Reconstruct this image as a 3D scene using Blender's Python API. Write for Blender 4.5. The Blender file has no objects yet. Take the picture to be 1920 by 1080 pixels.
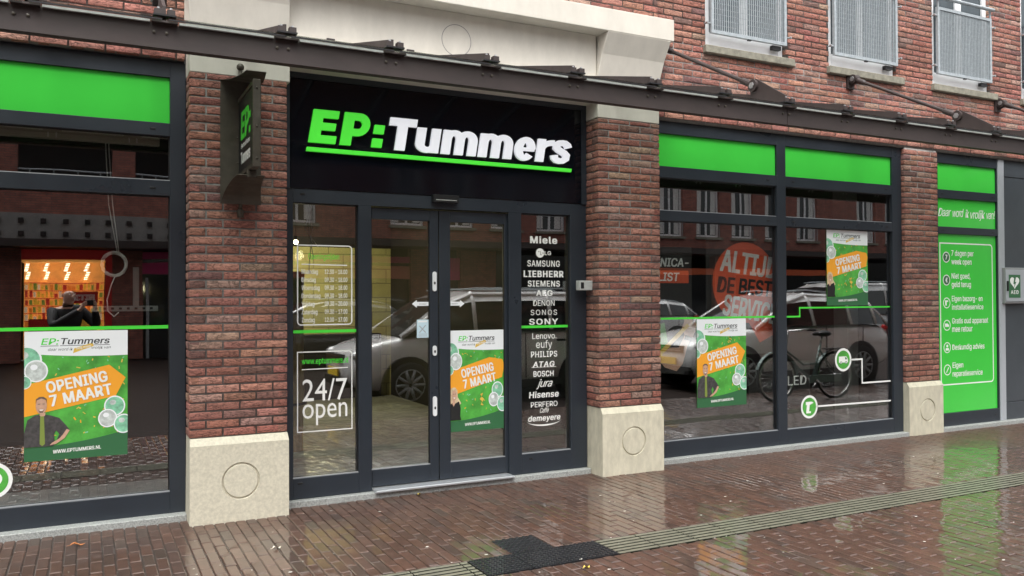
import bpy, math, random
from mathutils import Vector, Matrix, noise
R = random.Random(7)
rad = math.radians
C = bpy.context.scene.collection
S = bpy.context.scene

# ------------------------------------------------------------------ camera, sky, sun, exposure
cam = bpy.data.objects.new('camera', bpy.data.cameras.new('camera'))
C.objects.link(cam)
cam.data.sensor_width = 36.0
cam.data.lens = 29.304
cam.data.clip_start = 0.05
cam.data.clip_end = 500
_r = Vector((0.89108437, -0.45381613, -0.00442371)); _u = Vector((-0.00189531, -0.01346841, 0.9999075)); _f = Vector((0.45383374, 0.89099356, 0.01286161))
cam.matrix_world = Matrix(((_r.x, _u.x, -_f.x, 0), (_r.y, _u.y, -_f.y, -6.0), (_r.z, _u.z, -_f.z, 1.515), (0, 0, 0, 1)))
S.camera = cam

SUN_EL, SUN_AZ = 64.0, 205.0      # azimuth clockwise from +Y: the light comes from behind the camera
w = bpy.data.worlds.new('World'); S.world = w; w.use_nodes = True
nt = w.node_tree; nt.nodes.clear()
sky = nt.nodes.new('ShaderNodeTexSky'); sky.sky_type = 'NISHITA'; sky.sun_disc = False
sky.sun_elevation = rad(SUN_EL); sky.sun_rotation = rad(SUN_AZ); sky.air_density = 1.0; sky.dust_density = 6.0
hs = nt.nodes.new('ShaderNodeHueSaturation'); hs.inputs['Saturation'].default_value = 0.16
bg = nt.nodes.new('ShaderNodeBackground'); bg.inputs[1].default_value = 0.135
ow = nt.nodes.new('ShaderNodeOutputWorld')
nt.links.new(sky.outputs[0], hs.inputs['Color']); nt.links.new(hs.outputs[0], bg.inputs[0]); nt.links.new(bg.outputs[0], ow.inputs[0])
sl = bpy.data.lights.new('sun', 'SUN'); sl.energy = 0.9; sl.angle = rad(50); sl.color = (1.0, 0.97, 0.93)
so = bpy.data.objects.new('sun', sl); C.objects.link(so); so.location = (0, -10, 20)
_az = rad(SUN_AZ); _d = Vector((math.sin(_az) * math.cos(rad(SUN_EL)), math.cos(_az) * math.cos(rad(SUN_EL)), math.sin(rad(SUN_EL))))
so.rotation_euler = _d.to_track_quat('Z', 'Y').to_euler()
S.view_settings.view_transform = 'Standard'; S.view_settings.look = 'None'; S.view_settings.gamma = 1.0
S.view_settings.exposure = 1.46
S.cycles.max_bounces = 8; S.cycles.transparent_max_bounces = 16; S.cycles.sample_clamp_indirect = 6.0
S.cycles.use_denoising = True

# ------------------------------------------------------------------ materials
M = {}
def mat(name, col=(.5, .5, .5), rough=.5, metal=0., spec=.5, var=0., vscale=8., bump=0., bscale=60., coat=0., coatr=.03,
        attr=False, stretch=(1, 1, 1), emit=0., rvar=0., dark=None, bdist=.003):
    m = bpy.data.materials.new(name); m.use_nodes = True; n = m.node_tree; p = n.nodes['Principled BSDF']
    L = n.links.new
    p.inputs['Base Color'].default_value = (*col, 1); p.inputs['Roughness'].default_value = rough
    p.inputs['Metallic'].default_value = metal; p.inputs['Specular IOR Level'].default_value = spec
    p.inputs['Coat Weight'].default_value = coat; p.inputs['Coat Roughness'].default_value = coatr
    if emit: p.inputs['Emission Color'].default_value = (*col, 1); p.inputs['Emission Strength'].default_value = emit
    co = None
    if var or bump or rvar:
        tc = n.nodes.new('ShaderNodeTexCoord'); mp = n.nodes.new('ShaderNodeMapping'); mp.inputs['Scale'].default_value = stretch
        L(tc.outputs['Object'], mp.inputs[0]); co = mp.outputs[0]
    src = None
    if attr:
        a = n.nodes.new('ShaderNodeAttribute'); a.attribute_name = 'col'; src = a.outputs['Color']
    if var:
        nz = n.nodes.new('ShaderNodeTexNoise'); nz.inputs['Scale'].default_value = vscale; nz.inputs['Detail'].default_value = 6; nz.inputs['Roughness'].default_value = .65
        L(co, nz.inputs['Vector'])
        rp = n.nodes.new('ShaderNodeMapRange'); rp.inputs[1].default_value = .3; rp.inputs[2].default_value = .7; rp.inputs[3].default_value = 1 - var; rp.inputs[4].default_value = 1 + var
        L(nz.outputs[0], rp.inputs[0])
        mx = n.nodes.new('ShaderNodeMix'); mx.data_type = 'RGBA'; mx.blend_type = 'MULTIPLY'; mx.inputs[0].default_value = 1
        if src is None: mx.inputs[6].default_value = (*col, 1)
        else: L(src, mx.inputs[6])
        L(rp.outputs[0], mx.inputs[7]); src = mx.outputs[2]
    if src is not None: L(src, p.inputs['Base Color'])
    if rvar:
        nz = n.nodes.new('ShaderNodeTexNoise'); nz.inputs['Scale'].default_value = vscale * .7; nz.inputs['Detail'].default_value = 5; L(co, nz.inputs['Vector'])
        rp = n.nodes.new('ShaderNodeMapRange'); rp.inputs[1].default_value = .3; rp.inputs[2].default_value = .7; rp.inputs[3].default_value = max(0, rough - rvar); rp.inputs[4].default_value = rough + rvar
        L(nz.outputs[0], rp.inputs[0]); L(rp.outputs[0], p.inputs['Roughness'])
    if bump:
        nz = n.nodes.new('ShaderNodeTexNoise'); nz.inputs['Scale'].default_value = bscale; nz.inputs['Detail'].default_value = 5; L(co, nz.inputs['Vector'])
        bp = n.nodes.new('ShaderNodeBump'); bp.inputs['Strength'].default_value = bump; bp.inputs['Distance'].default_value = bdist
        L(nz.outputs[0], bp.inputs['Height']); L(bp.outputs[0], p.inputs['Normal'])
    M[name] = m
    return m

def glass_mat(name, tint=(.93, .95, .94), f0=.042, wav=.0, frost=0.):
    m = bpy.data.materials.new(name); m.use_nodes = True; n = m.node_tree; n.nodes.clear(); L = n.links.new
    out = n.nodes.new('ShaderNodeOutputMaterial'); mix = n.nodes.new('ShaderNodeMixShader')
    tr = n.nodes.new('ShaderNodeBsdfTransparent'); tr.inputs[0].default_value = (*tint, 1)
    gl = n.nodes.new('ShaderNodeBsdfGlossy'); gl.inputs['Roughness'].default_value = frost; gl.inputs[0].default_value = (1, 1, 1, 1)
    lw = n.nodes.new('ShaderNodeLayerWeight'); lw.inputs[0].default_value = .5
    pw = n.nodes.new('ShaderNodeMath'); pw.operation = 'POWER'; pw.inputs[1].default_value = 4.2; L(lw.outputs['Facing'], pw.inputs[0])
    ml = n.nodes.new('ShaderNodeMath'); ml.operation = 'MULTIPLY_ADD'; ml.inputs[1].default_value = 1 - f0; ml.inputs[2].default_value = f0; L(pw.outputs[0], ml.inputs[0])
    L(ml.outputs[0], mix.inputs[0]); L(tr.outputs[0], mix.inputs[1]); L(gl.outputs[0], mix.inputs[2]); L(mix.outputs[0], out.inputs[0])
    if wav:
        tc = n.nodes.new('ShaderNodeTexCoord'); nz = n.nodes.new('ShaderNodeTexNoise'); nz.inputs['Scale'].default_value = 1.6; nz.inputs['Detail'].default_value = 1
        bp = n.nodes.new('ShaderNodeBump'); bp.inputs['Strength'].default_value = wav; bp.inputs['Distance'].default_value = .01
        L(tc.outputs['Object'], nz.inputs['Vector']); L(nz.outputs[0], bp.inputs['Height']); L(bp.outputs[0], gl.inputs['Normal'])
    M[name] = m

def brick_shader(name, c1, c2, mortar, scale, var=.3, offs=.5, bw=.22, bh=.06, plane='XZ', rough=.85, bmp=.6):
    m = bpy.data.materials.new(name); m.use_nodes = True; n = m.node_tree; p = n.nodes['Principled BSDF']; L = n.links.new
    p.inputs['Roughness'].default_value = rough; p.inputs['Specular IOR Level'].default_value = .5 if plane == 'XZ' else .08
    tc = n.nodes.new('ShaderNodeTexCoord'); sp = n.nodes.new('ShaderNodeSeparateXYZ'); cb = n.nodes.new('ShaderNodeCombineXYZ'); L(tc.outputs['Object'], sp.inputs[0])
    if plane == 'XZ':
        ad = n.nodes.new('ShaderNodeMath'); ad.operation = 'ADD'; L(sp.outputs[0], ad.inputs[0]); L(sp.outputs[1], ad.inputs[1]); L(ad.outputs[0], cb.inputs[0]); L(sp.outputs[2], cb.inputs[1])
    else:
        L(sp.outputs[1], cb.inputs[0]); L(sp.outputs[0], cb.inputs[1])
    bt = n.nodes.new('ShaderNodeTexBrick'); bt.offset = offs; bt.inputs['Scale'].default_value = 1; bt.inputs['Brick Width'].default_value = bw; bt.inputs['Row Height'].default_value = bh
    bt.inputs['Mortar Size'].default_value = .006; bt.inputs['Color1'].default_value = (*c1, 1); bt.inputs['Color2'].default_value = (*c2, 1); bt.inputs['Mortar'].default_value = (*mortar, 1); bt.inputs['Bias'].default_value = 0
    L(cb.outputs[0], bt.inputs['Vector'])
    nz = n.nodes.new('ShaderNodeTexNoise'); nz.inputs['Scale'].default_value = 5; nz.inputs['Detail'].default_value = 6; L(tc.outputs['Object'], nz.inputs['Vector'])
    rp = n.nodes.new('ShaderNodeMapRange'); rp.inputs[1].default_value = .3; rp.inputs[2].default_value = .7; rp.inputs[3].default_value = 1 - var; rp.inputs[4].default_value = 1 + var; L(nz.outputs[0], rp.inputs[0])
    mx = n.nodes.new('ShaderNodeMix'); mx.data_type = 'RGBA'; mx.blend_type = 'MULTIPLY'; mx.inputs[0].default_value = 1; L(bt.outputs['Color'], mx.inputs[6]); L(rp.outputs[0], mx.inputs[7]); L(mx.outputs[2], p.inputs['Base Color'])
    bp = n.nodes.new('ShaderNodeBump'); bp.invert = True; bp.inputs['Strength'].default_value = bmp; bp.inputs['Distance'].default_value = .006; L(bt.outputs['Fac'], bp.inputs['Height']); L(bp.outputs[0], p.inputs['Normal'])
    M[name] = m; return m

def paving_mat():
    m = mat('wet_paving', (.1, .05, .04), .4, attr=True, var=.30, vscale=16, bump=.4, bscale=180)
    n = m.node_tree; p = n.nodes['Principled BSDF']; L = n.links.new
    tc = n.nodes.new('ShaderNodeTexCoord')
    nz = n.nodes.new('ShaderNodeTexNoise'); nz.inputs['Scale'].default_value = .9; nz.inputs['Detail'].default_value = 4; L(tc.outputs['Object'], nz.inputs['Vector'])
    sp = n.nodes.new('ShaderNodeSeparateXYZ'); L(tc.outputs['Object'], sp.inputs[0])
    # the strip along the wall under the canopy is only damp, the open pavement is under a film of water
    mr = n.nodes.new('ShaderNodeMapRange'); mr.inputs[1].default_value = .05; mr.inputs[2].default_value = -1.0; mr.inputs[3].default_value = -.35; mr.inputs[4].default_value = .35; L(sp.outputs[1], mr.inputs[0])
    ad = n.nodes.new('ShaderNodeMath'); ad.operation = 'ADD'; L(nz.outputs[0], ad.inputs[0]); L(mr.outputs[0], ad.inputs[1])
    wet = n.nodes.new('ShaderNodeMapRange'); wet.inputs[1].default_value = .3; wet.inputs[2].default_value = .7; wet.inputs[3].default_value = 0; wet.inputs[4].default_value = 1; L(ad.outputs[0], wet.inputs[0])
    cw = n.nodes.new('ShaderNodeMapRange'); cw.inputs[3].default_value = .12; cw.inputs[4].default_value = 1.0; L(wet.outputs[0], cw.inputs[0]); L(cw.outputs[0], p.inputs['Coat Weight'])
    cr = n.nodes.new('ShaderNodeMapRange'); cr.inputs[3].default_value = .30; cr.inputs[4].default_value = .025; L(wet.outputs[0], cr.inputs[0]); L(cr.outputs[0], p.inputs['Coat Roughness'])
    p.inputs['Coat IOR'].default_value = 1.65
    p.inputs['Roughness'].default_value = .45
    nz2 = n.nodes.new('ShaderNodeTexNoise'); nz2.inputs['Scale'].default_value = 14; nz2.inputs['Detail'].default_value = 2; L(tc.outputs['Object'], nz2.inputs['Vector'])
    bp = n.nodes.new('ShaderNodeBump'); bp.inputs['Strength'].default_value = .06; bp.inputs['Distance'].default_value = .01; L(nz2.outputs[0], bp.inputs['Height']); L(bp.outputs[0], p.inputs['Coat Normal'])
paving_mat()
mat('joint_sand', (.045, .036, .03), .5, coat=.5, coatr=.15)
mat('brick', (.3, .1, .07), .85, attr=True, var=.36, vscale=34, bump=1.0, bscale=42, stretch=(1, 1, 2.4), bdist=.006)
mat('mortar', (.165, .155, .145), .95, var=.25, vscale=30, bump=.4, bscale=200)
mat('plinth_stone', (.52, .485, .385), .75, var=.17, vscale=48, bump=.3, bscale=130, bdist=.0015)
mat('plinth_stone_worn', (.51, .475, .37), .75, var=.16, vscale=17, stretch=(1.2, 1.2, .5), bump=.3, bscale=130, bdist=.0015)
mat('portal_stone', (.57, .54, .475), .75, var=.08, vscale=6, stretch=(1.2, 1.2, .5), bump=.2, bscale=160, bdist=.001)
mat('granite', (.30, .31, .30), .55, var=.5, vscale=90, bump=.2, bscale=150)
mat('sill_stone', (.20, .19, .15), .85, var=.35, vscale=18, bump=.4, bscale=120)
mat('frame_grey', (.021, .027, .036), .36, var=.07, vscale=3, rvar=.10, bump=.04, bscale=240)
mat('frame_light', (.36, .38, .41), .4, var=.05, vscale=4)
mat('door_grey', (.05, .058, .068), .4, var=.14, vscale=2.2, rvar=.08)
mat('panel_green', (.055, .56, .06), .15, var=.05, vscale=1.5, rvar=.05, bump=.03, bscale=3, bdist=.01)
mat('sign_black', (.003, .004, .007), .09, spec=.38, var=.2, vscale=3, rvar=.05)
mat('sign_green', (.075, .72, .045), .35, emit=.16)
mat('sign_white', (.80, .80, .86), .35, emit=.15)
mat('vinyl_white', (.82, .82, .80), .5)
mat('vinyl_green', (.07, .68, .05), .45)
mat('vinyl_dark', (.05, .055, .06), .5)
mat('steel_brown', (.034, .024, .022), .6, var=.22, vscale=7, stretch=(.4, 1, 1), rvar=.1, bump=.08, bscale=90)
mat('sign_face', (.006, .006, .007), .45)
mat('steel_sign', (.062, .053, .040), .5, metal=.25, var=.3, vscale=9, rvar=.12)
mat('galvanised', (.36, .40, .42), .5, metal=.25, var=.18, vscale=30)
mat('bolt_zinc', (.45, .46, .47), .35, metal=.8)
mat('white_upvc', (.74, .75, .76), .35, var=.05, vscale=6)
mat('glint_pale', (.62, .63, .62), .3, metal=.2, var=.15, vscale=20)  # pale tone that paints the sky's glint on the wet beam edge
mat('alu', (.55, .57, .60), .35, metal=.6)
mat('black_plastic', (.012, .012, .013), .4)
mat('grey_plastic', (.42, .43, .42), .45)
mat('rubber_tile', (.008, .009, .011), .45, spec=.3, coat=.6, coatr=.08, var=.3, vscale=40, bump=.4, bscale=120)
mat('guide_tile', (.125, .122, .088), .5, coat=.45, coatr=.15, var=.28, vscale=18, bump=.3, bscale=160)
mat('guide_groove', (.010, .012, .008), .9, spec=.05, coat=.0, coatr=.2, var=.4, vscale=20)
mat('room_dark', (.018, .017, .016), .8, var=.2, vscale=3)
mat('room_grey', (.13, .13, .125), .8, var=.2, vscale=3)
mat('floor_screed', (.42, .43, .43), .45, var=.22, vscale=3.5, bump=.2, bscale=30)
mat('plastic_sheet', (.74, .77, .80), .2, var=.25, vscale=5, bump=.9, bscale=9, bdist=.03)
brick_shader('block_wall', (.62, .58, .27), (.56, .53, .26), (.30, .28, .14), 1, var=.08, bw=.45, bh=.22)
brick_shader('far_brick', (.31, .11, .08), (.23, .085, .065), (.10, .09, .08), 1, var=.25)
brick_shader('road_brick', (.032, .023, .021), (.027, .020, .018), (.022, .02, .018), 1, bmp=.04, var=.2, bw=.21, bh=.07, plane='XY', rough=.5)
glass_mat('shop_glass', (.96, .975, .965), f0=.185, wav=.05)
glass_mat('canopy_glass', (.70, .73, .71), f0=.06, frost=.08)
mat('window_dark', (.02, .022, .024), .06, spec=.6)
mat('window_pale', (.045, .06, .068), .25, var=.3, vscale=3, stretch=(3, 1, .4))
mat('curtain', (.62, .62, .60), .8, var=.2, vscale=18, stretch=(6, 6, .3))
mat('skin', (.66, .43, .34), .5, var=.08, vscale=20)
mat('jacket', (.012, .013, .016), .7, var=.25, vscale=15)
mat('trousers', (.03, .035, .05), .85)
mat('car_white', (.72, .73, .72), .25, coat=1, coatr=.03)
mat('car_silver', (.80, .82, .82), .25, metal=.05, coat=1, coatr=.03)
mat('car_dark', (.03, .033, .04), .25, metal=.3, coat=1, coatr=.03)
mat('car_glass', (.012, .014, .015), .03, spec=.8)
mat('tyre', (.015, .015, .015), .8)
mat('lamp_glass', (.6, .62, .63), .08, metal=.3)
mat('lamp_red', (.4, .02, .02), .15)
mat('plate_yellow', (.75, .52, .03), .4)
mat('bike_paint', (.14, .19, .18), .3, metal=.3)
mat('chrome', (.6, .6, .6), .18, metal=1)
mat('paper_white', (.82, .84, .86), .55)
mat('print_green', (.075, .36, .05), .5, var=.42, vscale=7)
mat('print_darkgreen', (.03, .13, .05), .5)
mat('print_orange', (.86, .36, .025), .5)
mat('print_gold', (.72, .48, .08), .5)
mat('print_skin', (.55, .33, .23), .5, var=.12, vscale=40)
mat('print_shirt', (.055, .05, .05), .6, var=.5, vscale=28)
mat('print_tie', (.20, .26, .05), .5)
mat('print_hair', (.13, .09, .07), .6)
mat('print_blond', (.62, .48, .30), .6, var=.25, vscale=40)
mat('print_mint', (.22, .52, .34), .5, var=.4, vscale=22)
mat('print_silver', (.52, .56, .54), .5, var=.4, vscale=22)
mat('print_red', (.60, .085, .03), .5)
mat('print_black', (.01, .01, .01), .6)
mat('print_grey', (.62, .63, .62), .5)
mat('print_label', (.55, .70, .78), .5)
mat('aed_case', (.24, .245, .25), .45)
mat('blind', (.32, .27, .22), .6)
mat('trunking', (.22, .22, .21), .5)
mat('leaf_orange', (.45, .17, .06), .6, var=.3, vscale=60)
mat('leaf_yellow', (.62, .46, .08), .6, var=.3, vscale=60)
mat('leaf_pale', (.60, .55, .45), .6)
mat('spot_white', (.55, .53, .48), .6)
mat('cable_white', (.58, .58, .55), .5)
mat('red_front', (.40, .012, .012), .35, emit=.06)
mat('pink_front', (.50, .02, .16), .4)
mat('salmon_front', (.52, .16, .12), .4)
mat('orange_front', (.65, .12, .03), .4, emit=.05)
mat('lit_shop', (.9, .42, .10), .6, emit=.32, var=.35, vscale=2.5)  # lamplit interior painted as the walls' own glow
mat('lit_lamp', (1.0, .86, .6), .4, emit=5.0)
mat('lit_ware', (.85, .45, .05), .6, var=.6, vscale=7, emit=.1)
for _n, _c in (('yellow', (.85, .55, .06)), ('red', (.55, .05, .03)), ('orange', (.85, .28, .04)), ('green', (.25, .35, .06)), ('pale', (.8, .72, .5))): mat('ware_' + _n, _c, .5, emit=.22)  # goods given a glow in place of the shop's lamplight
mat('bulb', (1.0, .85, .5), .4, emit=9.0)
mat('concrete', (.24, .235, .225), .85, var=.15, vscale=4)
mat('burlap', (.55, .43, .22), .9, var=.35, vscale=14, stretch=(2, 2, .4))
mat('crown_leaf', (.05, .10, .03), .7, var=.4, vscale=30)

def creases(m):
    """folds of a hand-moulded brick: thin wavy dark lines pressed into the face"""
    n = m.node_tree; L = n.links.new; p = n.nodes['Principled BSDF']
    tc = n.nodes.new('ShaderNodeTexCoord'); mp = n.nodes.new('ShaderNodeMapping'); mp.inputs['Scale'].default_value = (1, 1, 2.3); mp.inputs['Rotation'].default_value = (0, .22, 0); L(tc.outputs['Object'], mp.inputs[0])
    nz = n.nodes.new('ShaderNodeTexNoise'); nz.inputs['Scale'].default_value = 17; nz.inputs['Detail'].default_value = 3; nz.inputs['Distortion'].default_value = 1.2; L(mp.outputs[0], nz.inputs['Vector'])
    sb = n.nodes.new('ShaderNodeMath'); sb.operation = 'SUBTRACT'; sb.inputs[1].default_value = .5; L(nz.outputs[0], sb.inputs[0])
    ab = n.nodes.new('ShaderNodeMath'); ab.operation = 'ABSOLUTE'; L(sb.outputs[0], ab.inputs[0])
    mr = n.nodes.new('ShaderNodeMapRange'); mr.inputs[1].default_value = .004; mr.inputs[2].default_value = .045; mr.inputs[3].default_value = .42; mr.inputs[4].default_value = 1.0; L(ab.outputs[0], mr.inputs[0])
    src = p.inputs['Base Color'].links[0].from_socket
    mx = n.nodes.new('ShaderNodeMix'); mx.data_type = 'RGBA'; mx.blend_type = 'MULTIPLY'; mx.inputs[0].default_value = 1; L(src, mx.inputs[6]); L(mr.outputs[0], mx.inputs[7]); L(mx.outputs[2], p.inputs['Base Color'])
    old = p.inputs['Normal'].links[0].from_socket
    bp = n.nodes.new('ShaderNodeBump'); bp.inputs['Strength'].default_value = .8; bp.inputs['Distance'].default_value = .006; L(mr.outputs[0], bp.inputs['Height']); L(old, bp.inputs['Normal']); L(bp.outputs[0], p.inputs['Normal'])
creases(M['brick'])

# ------------------------------------------------------------------ mesh helpers
class MB:
    def __init__(s): s.v = []; s.f = []; s.m = []; s.c = []; s.mats = []
    def mi(s, name):
        if name not in s.mats: s.mats.append(name)
        return s.mats.index(name)
    def add(s, vs, fs, m, col=None):
        b = len(s.v); s.v += [tuple(v) for v in vs]; k = s.mi(m)
        for f in fs: s.f.append([b + i for i in f]); s.m.append(k); s.c.append(col or (1, 1, 1))
    def box(s, x0, x1, y0, y1, z0, z1, m):
        v = [(x, y, z) for x in (x0, x1) for y in (y0, y1) for z in (z0, z1)]
        s.add(v, [(0, 1, 3, 2), (4, 6, 7, 5), (0, 4, 5, 1), (2, 3, 7, 6), (0, 2, 6, 4), (1, 5, 7, 3)], m)
    def obox(s, c, ax, ay, az, hx, hy, hz, m):
        c = Vector(c); ax, ay, az = Vector(ax).normalized(), Vector(ay).normalized(), Vector(az).normalized()
        v = [c + ax * i * hx + ay * j * hy + az * k * hz for i in (-1, 1) for j in (-1, 1) for k in (-1, 1)]
        s.add(v, [(0, 1, 3, 2), (4, 6, 7, 5), (0, 4, 5, 1), (2, 3, 7, 6), (0, 2, 6, 4), (1, 5, 7, 3)], m)
    def poly(s, pts, y, m):                                   # flat polygon in the facade plane, facing -Y
        if sum(pts[i][0] * pts[(i + 1) % len(pts)][1] - pts[(i + 1) % len(pts)][0] * pts[i][1] for i in range(len(pts))) < 0: pts = pts[::-1]
        s.add([(p[0], y, p[1]) for p in pts], [list(range(len(pts)))], m)
    def slab(s, pts, y0, y1, m):                              # facade-plane polygon with thickness, front y0, back y1
        if sum(pts[i][0] * pts[(i + 1) % len(pts)][1] - pts[(i + 1) % len(pts)][0] * pts[i][1] for i in range(len(pts))) < 0: pts = pts[::-1]
        n = len(pts)
        s.add([(p[0], y0, p[1]) for p in pts] + [(p[0], y1, p[1]) for p in pts],
              [list(range(n)), [n + i for i in reversed(range(n))]] + [(i, n + i, n + (i + 1) % n, (i + 1) % n) for i in range(n)], m)
    def prism(s, prof, axis, a0, a1, m):                      # profile (two coords) swept along an axis
        n = len(prof)
        def P(p, a): return (a, p[0], p[1]) if axis == 'x' else ((p[0], a, p[1]) if axis == 'y' else (p[0], p[1], a))
        s.add([P(p, a0) for p in prof] + [P(p, a1) for p in prof],
              [list(range(n))[::-1], [n + i for i in range(n)]] + [(i, (i + 1) % n, n + (i + 1) % n, n + i) for i in range(n)], m)
    def tube(s, path, r, m, n=8, cap=True):
        path = [Vector(p) for p in path]; rs = r if isinstance(r, (list, tuple)) else [r] * len(path); ring = []
        t0 = (path[1] - path[0]).normalized(); up = Vector((0, 0, 1)) if abs(t0.z) < .9 else Vector((1, 0, 0)); a = t0.cross(up).normalized()
        for i, p in enumerate(path):
            t = (path[min(i + 1, len(path) - 1)] - path[max(i - 1, 0)]).normalized()
            a = (a - t * a.dot(t)).normalized(); b = t.cross(a)
            ring.append([p + (a * math.cos(2 * math.pi * k / n) + b * math.sin(2 * math.pi * k / n)) * rs[i] for k in range(n)])
        fs = [(i * n + k, i * n + (k + 1) % n, (i + 1) * n + (k + 1) % n, (i + 1) * n + k) for i in range(len(path) - 1) for k in range(n)]
        if cap: fs += [list(range(n))[::-1], [(len(path) - 1) * n + k for k in range(n)]]
        s.add([v for r_ in ring for v in r_], fs, m)
    def ball(s, c, r, m, nu=14, nv=9, sc=(1, 1, 1)):
        vs = [(c[0] + r * sc[0] * math.sin(math.pi * j / nv) * math.cos(2 * math.pi * i / nu), c[1] + r * sc[1] * math.sin(math.pi * j / nv) * math.sin(2 * math.pi * i / nu), c[2] + r * sc[2] * math.cos(math.pi * j / nv)) for j in range(nv + 1) for i in range(nu)]
        s.add(vs, [(j * nu + i, (j + 1) * nu + i, (j + 1) * nu + (i + 1) % nu, j * nu + (i + 1) % nu) for j in range(nv) for i in range(nu)], m)
    def lathe(s, c, axis, prof, m, n=20):                     # prof: (radius, along-axis)
        ax = Vector(axis).normalized(); up = Vector((0, 0, 1)) if abs(ax.z) < .9 else Vector((1, 0, 0)); a = ax.cross(up).normalized(); b = ax.cross(a); c = Vector(c)
        vs = [c + ax * h + (a * math.cos(2 * math.pi * k / n) + b * math.sin(2 * math.pi * k / n)) * r for r, h in prof for k in range(n)]
        s.add(vs, [(i * n + k, i * n + (k + 1) % n, (i + 1) * n + (k + 1) % n, (i + 1) * n + k) for i in range(len(prof) - 1) for k in range(n)], m)
    def text(s, txt, x0, x1, z0, z1, y, m, bold=.0, shear=0., depth=0., rot=0., sp=1.0, bz=None, plain=False):
        if bold < .003: vs, fs = text_geo(txt, bold, shear, depth > 0, sp, plain)
        else:                                                 # heavier weight: the outline thickened by shifted copies
            v0, f0 = text_geo(txt, 0, shear, depth > 0, sp); vs, fs = [], []; k = bz if bz is not None else bold * .6
            for q, (dx, dz) in enumerate(((-1, -1), (1, -1), (1, 1), (-1, 1), (0, 0), (1, 0), (-1, 0)) if bold > .03 else ((-1, -1), (1, -1), (1, 1), (-1, 1), (0, 0))):
                o = len(vs); vs += [(v[0] + dx * bold, v[1] + dz * k, v[2], q * .00012) for v in v0]; fs += [[i + o for i in f] for f in f0]
        xs = [v[0] for v in vs]; zs = [v[1] for v in vs]; ax, bx, az, bz = min(xs), max(xs), min(zs), max(zs)
        cx, cz = (x0 + x1) / 2, (z0 + z1) / 2; ca, sa = math.cos(rot), math.sin(rot); out = []
        for v in vs:
            X = x0 + (v[0] - ax) / (bx - ax) * (x1 - x0) - cx; Z = z0 + (v[1] - az) / (bz - az) * (z1 - z0) - cz
            out.append((cx + X * ca - Z * sa, y - (depth if v[2] > 0 else 0.) - (v[3] if len(v) > 3 else 0.), cz + X * sa + Z * ca))
        if not depth:
            o2, f2 = [], []
            for q, f in enumerate(fs):
                o2 += [(out[i][0], out[i][1] - (q % 11) * .00001, out[i][2]) for i in f]; f2.append(list(range(len(o2) - len(f), len(o2))))
            out, fs = o2, f2
        s.add(out, fs, m)
    def build(s, name, parent=None, smooth=False, origin=None):
        me = bpy.data.meshes.new(name)
        if origin is None:
            if parent is not None:
                o = Vector((0, 0, 0)); q = parent
                while q is not None: o += Vector(q.location); q = q.parent
            else:
                xs, ys, zs = zip(*s.v); o = Vector(((min(xs) + max(xs)) / 2, (min(ys) + max(ys)) / 2, min(zs)))
        else: o = Vector(origin)
        me.from_pydata([(v[0] - o.x, v[1] - o.y, v[2] - o.z) for v in s.v], [], s.f)
        for k in s.mats: me.materials.append(M[k])
        me.polygons.foreach_set('material_index', s.m)
        if any(c != (1, 1, 1) for c in s.c):
            at = me.attributes.new('col', 'FLOAT_COLOR', 'CORNER'); buf = []
            for f, c in zip(s.f, s.c): buf += [c[0], c[1], c[2], 1.0] * len(f)
            at.data.foreach_set('color', buf)
        if smooth: me.polygons.foreach_set('use_smooth', [True] * len(s.f))
        me.update()
        ob = bpy.data.objects.new(name, me); C.objects.link(ob)
        if parent is not None: ob.parent = parent; ob.location = (0, 0, 0)
        else: ob.location = o
        return ob

_tcache = {}
def grotesk():
    # the grotesque face that ships inside Blender itself; the built-in face is used where it is missing
    import os
    try: return bpy.data.fonts.load(os.path.join(bpy.utils.system_resource('DATAFILES', path='fonts'), 'Inter.woff2'))
    except Exception: return None
FONT = grotesk()
def text_geo(txt, bold, shear, thick, sp, plain=False):
    k = (txt, bold, shear, thick, sp, plain)
    if k in _tcache: return _tcache[k]
    cu = bpy.data.curves.new('t', 'FONT'); cu.body = txt; cu.size = 1
    if FONT and not plain: cu.font = FONT
    cu.offset = bold; cu.shear = shear; cu.space_character = sp; cu.resolution_u = 3
    cu.fill_mode = 'FRONT' if not thick else 'BOTH'; cu.extrude = .05 if thick else 0
    ob = bpy.data.objects.new('t', cu); C.objects.link(ob)
    dg = bpy.context.evaluated_depsgraph_get(); me = bpy.data.meshes.new_from_object(ob.evaluated_get(dg))
    r = ([tuple(v.co) for v in me.vertices], [list(p.vertices) for p in me.polygons])
    bpy.data.objects.remove(ob); bpy.data.curves.remove(cu); bpy.data.meshes.remove(me)
    _tcache[k] = r
    return r

def tag(o, label=None, cat=None, group=None, kind=None):
    if label: o['label'] = label
    if cat: o['category'] = cat
    if group: o['group'] = group
    if kind: o['kind'] = kind
    return o
def thing(name, loc, label, cat, group=None, rz=0):
    o = bpy.data.objects.new(name, None); C.objects.link(o); o.location = loc; o.rotation_euler = (0, 0, rz); o.empty_display_size = .1
    return tag(o, label, cat, group)
def bevel(o, wd=.003, seg=1):
    b = o.modifiers.new('bevel', 'BEVEL'); b.width = wd; b.segments = seg; b.limit_method = 'ANGLE'; b.angle_limit = rad(40)
    return o
def circle(cx, cz, rx, rz=None, n=28): return [(cx + rx * math.cos(2 * math.pi * i / n), cz + (rz or rx) * math.sin(2 * math.pi * i / n)) for i in range(n)]

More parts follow.
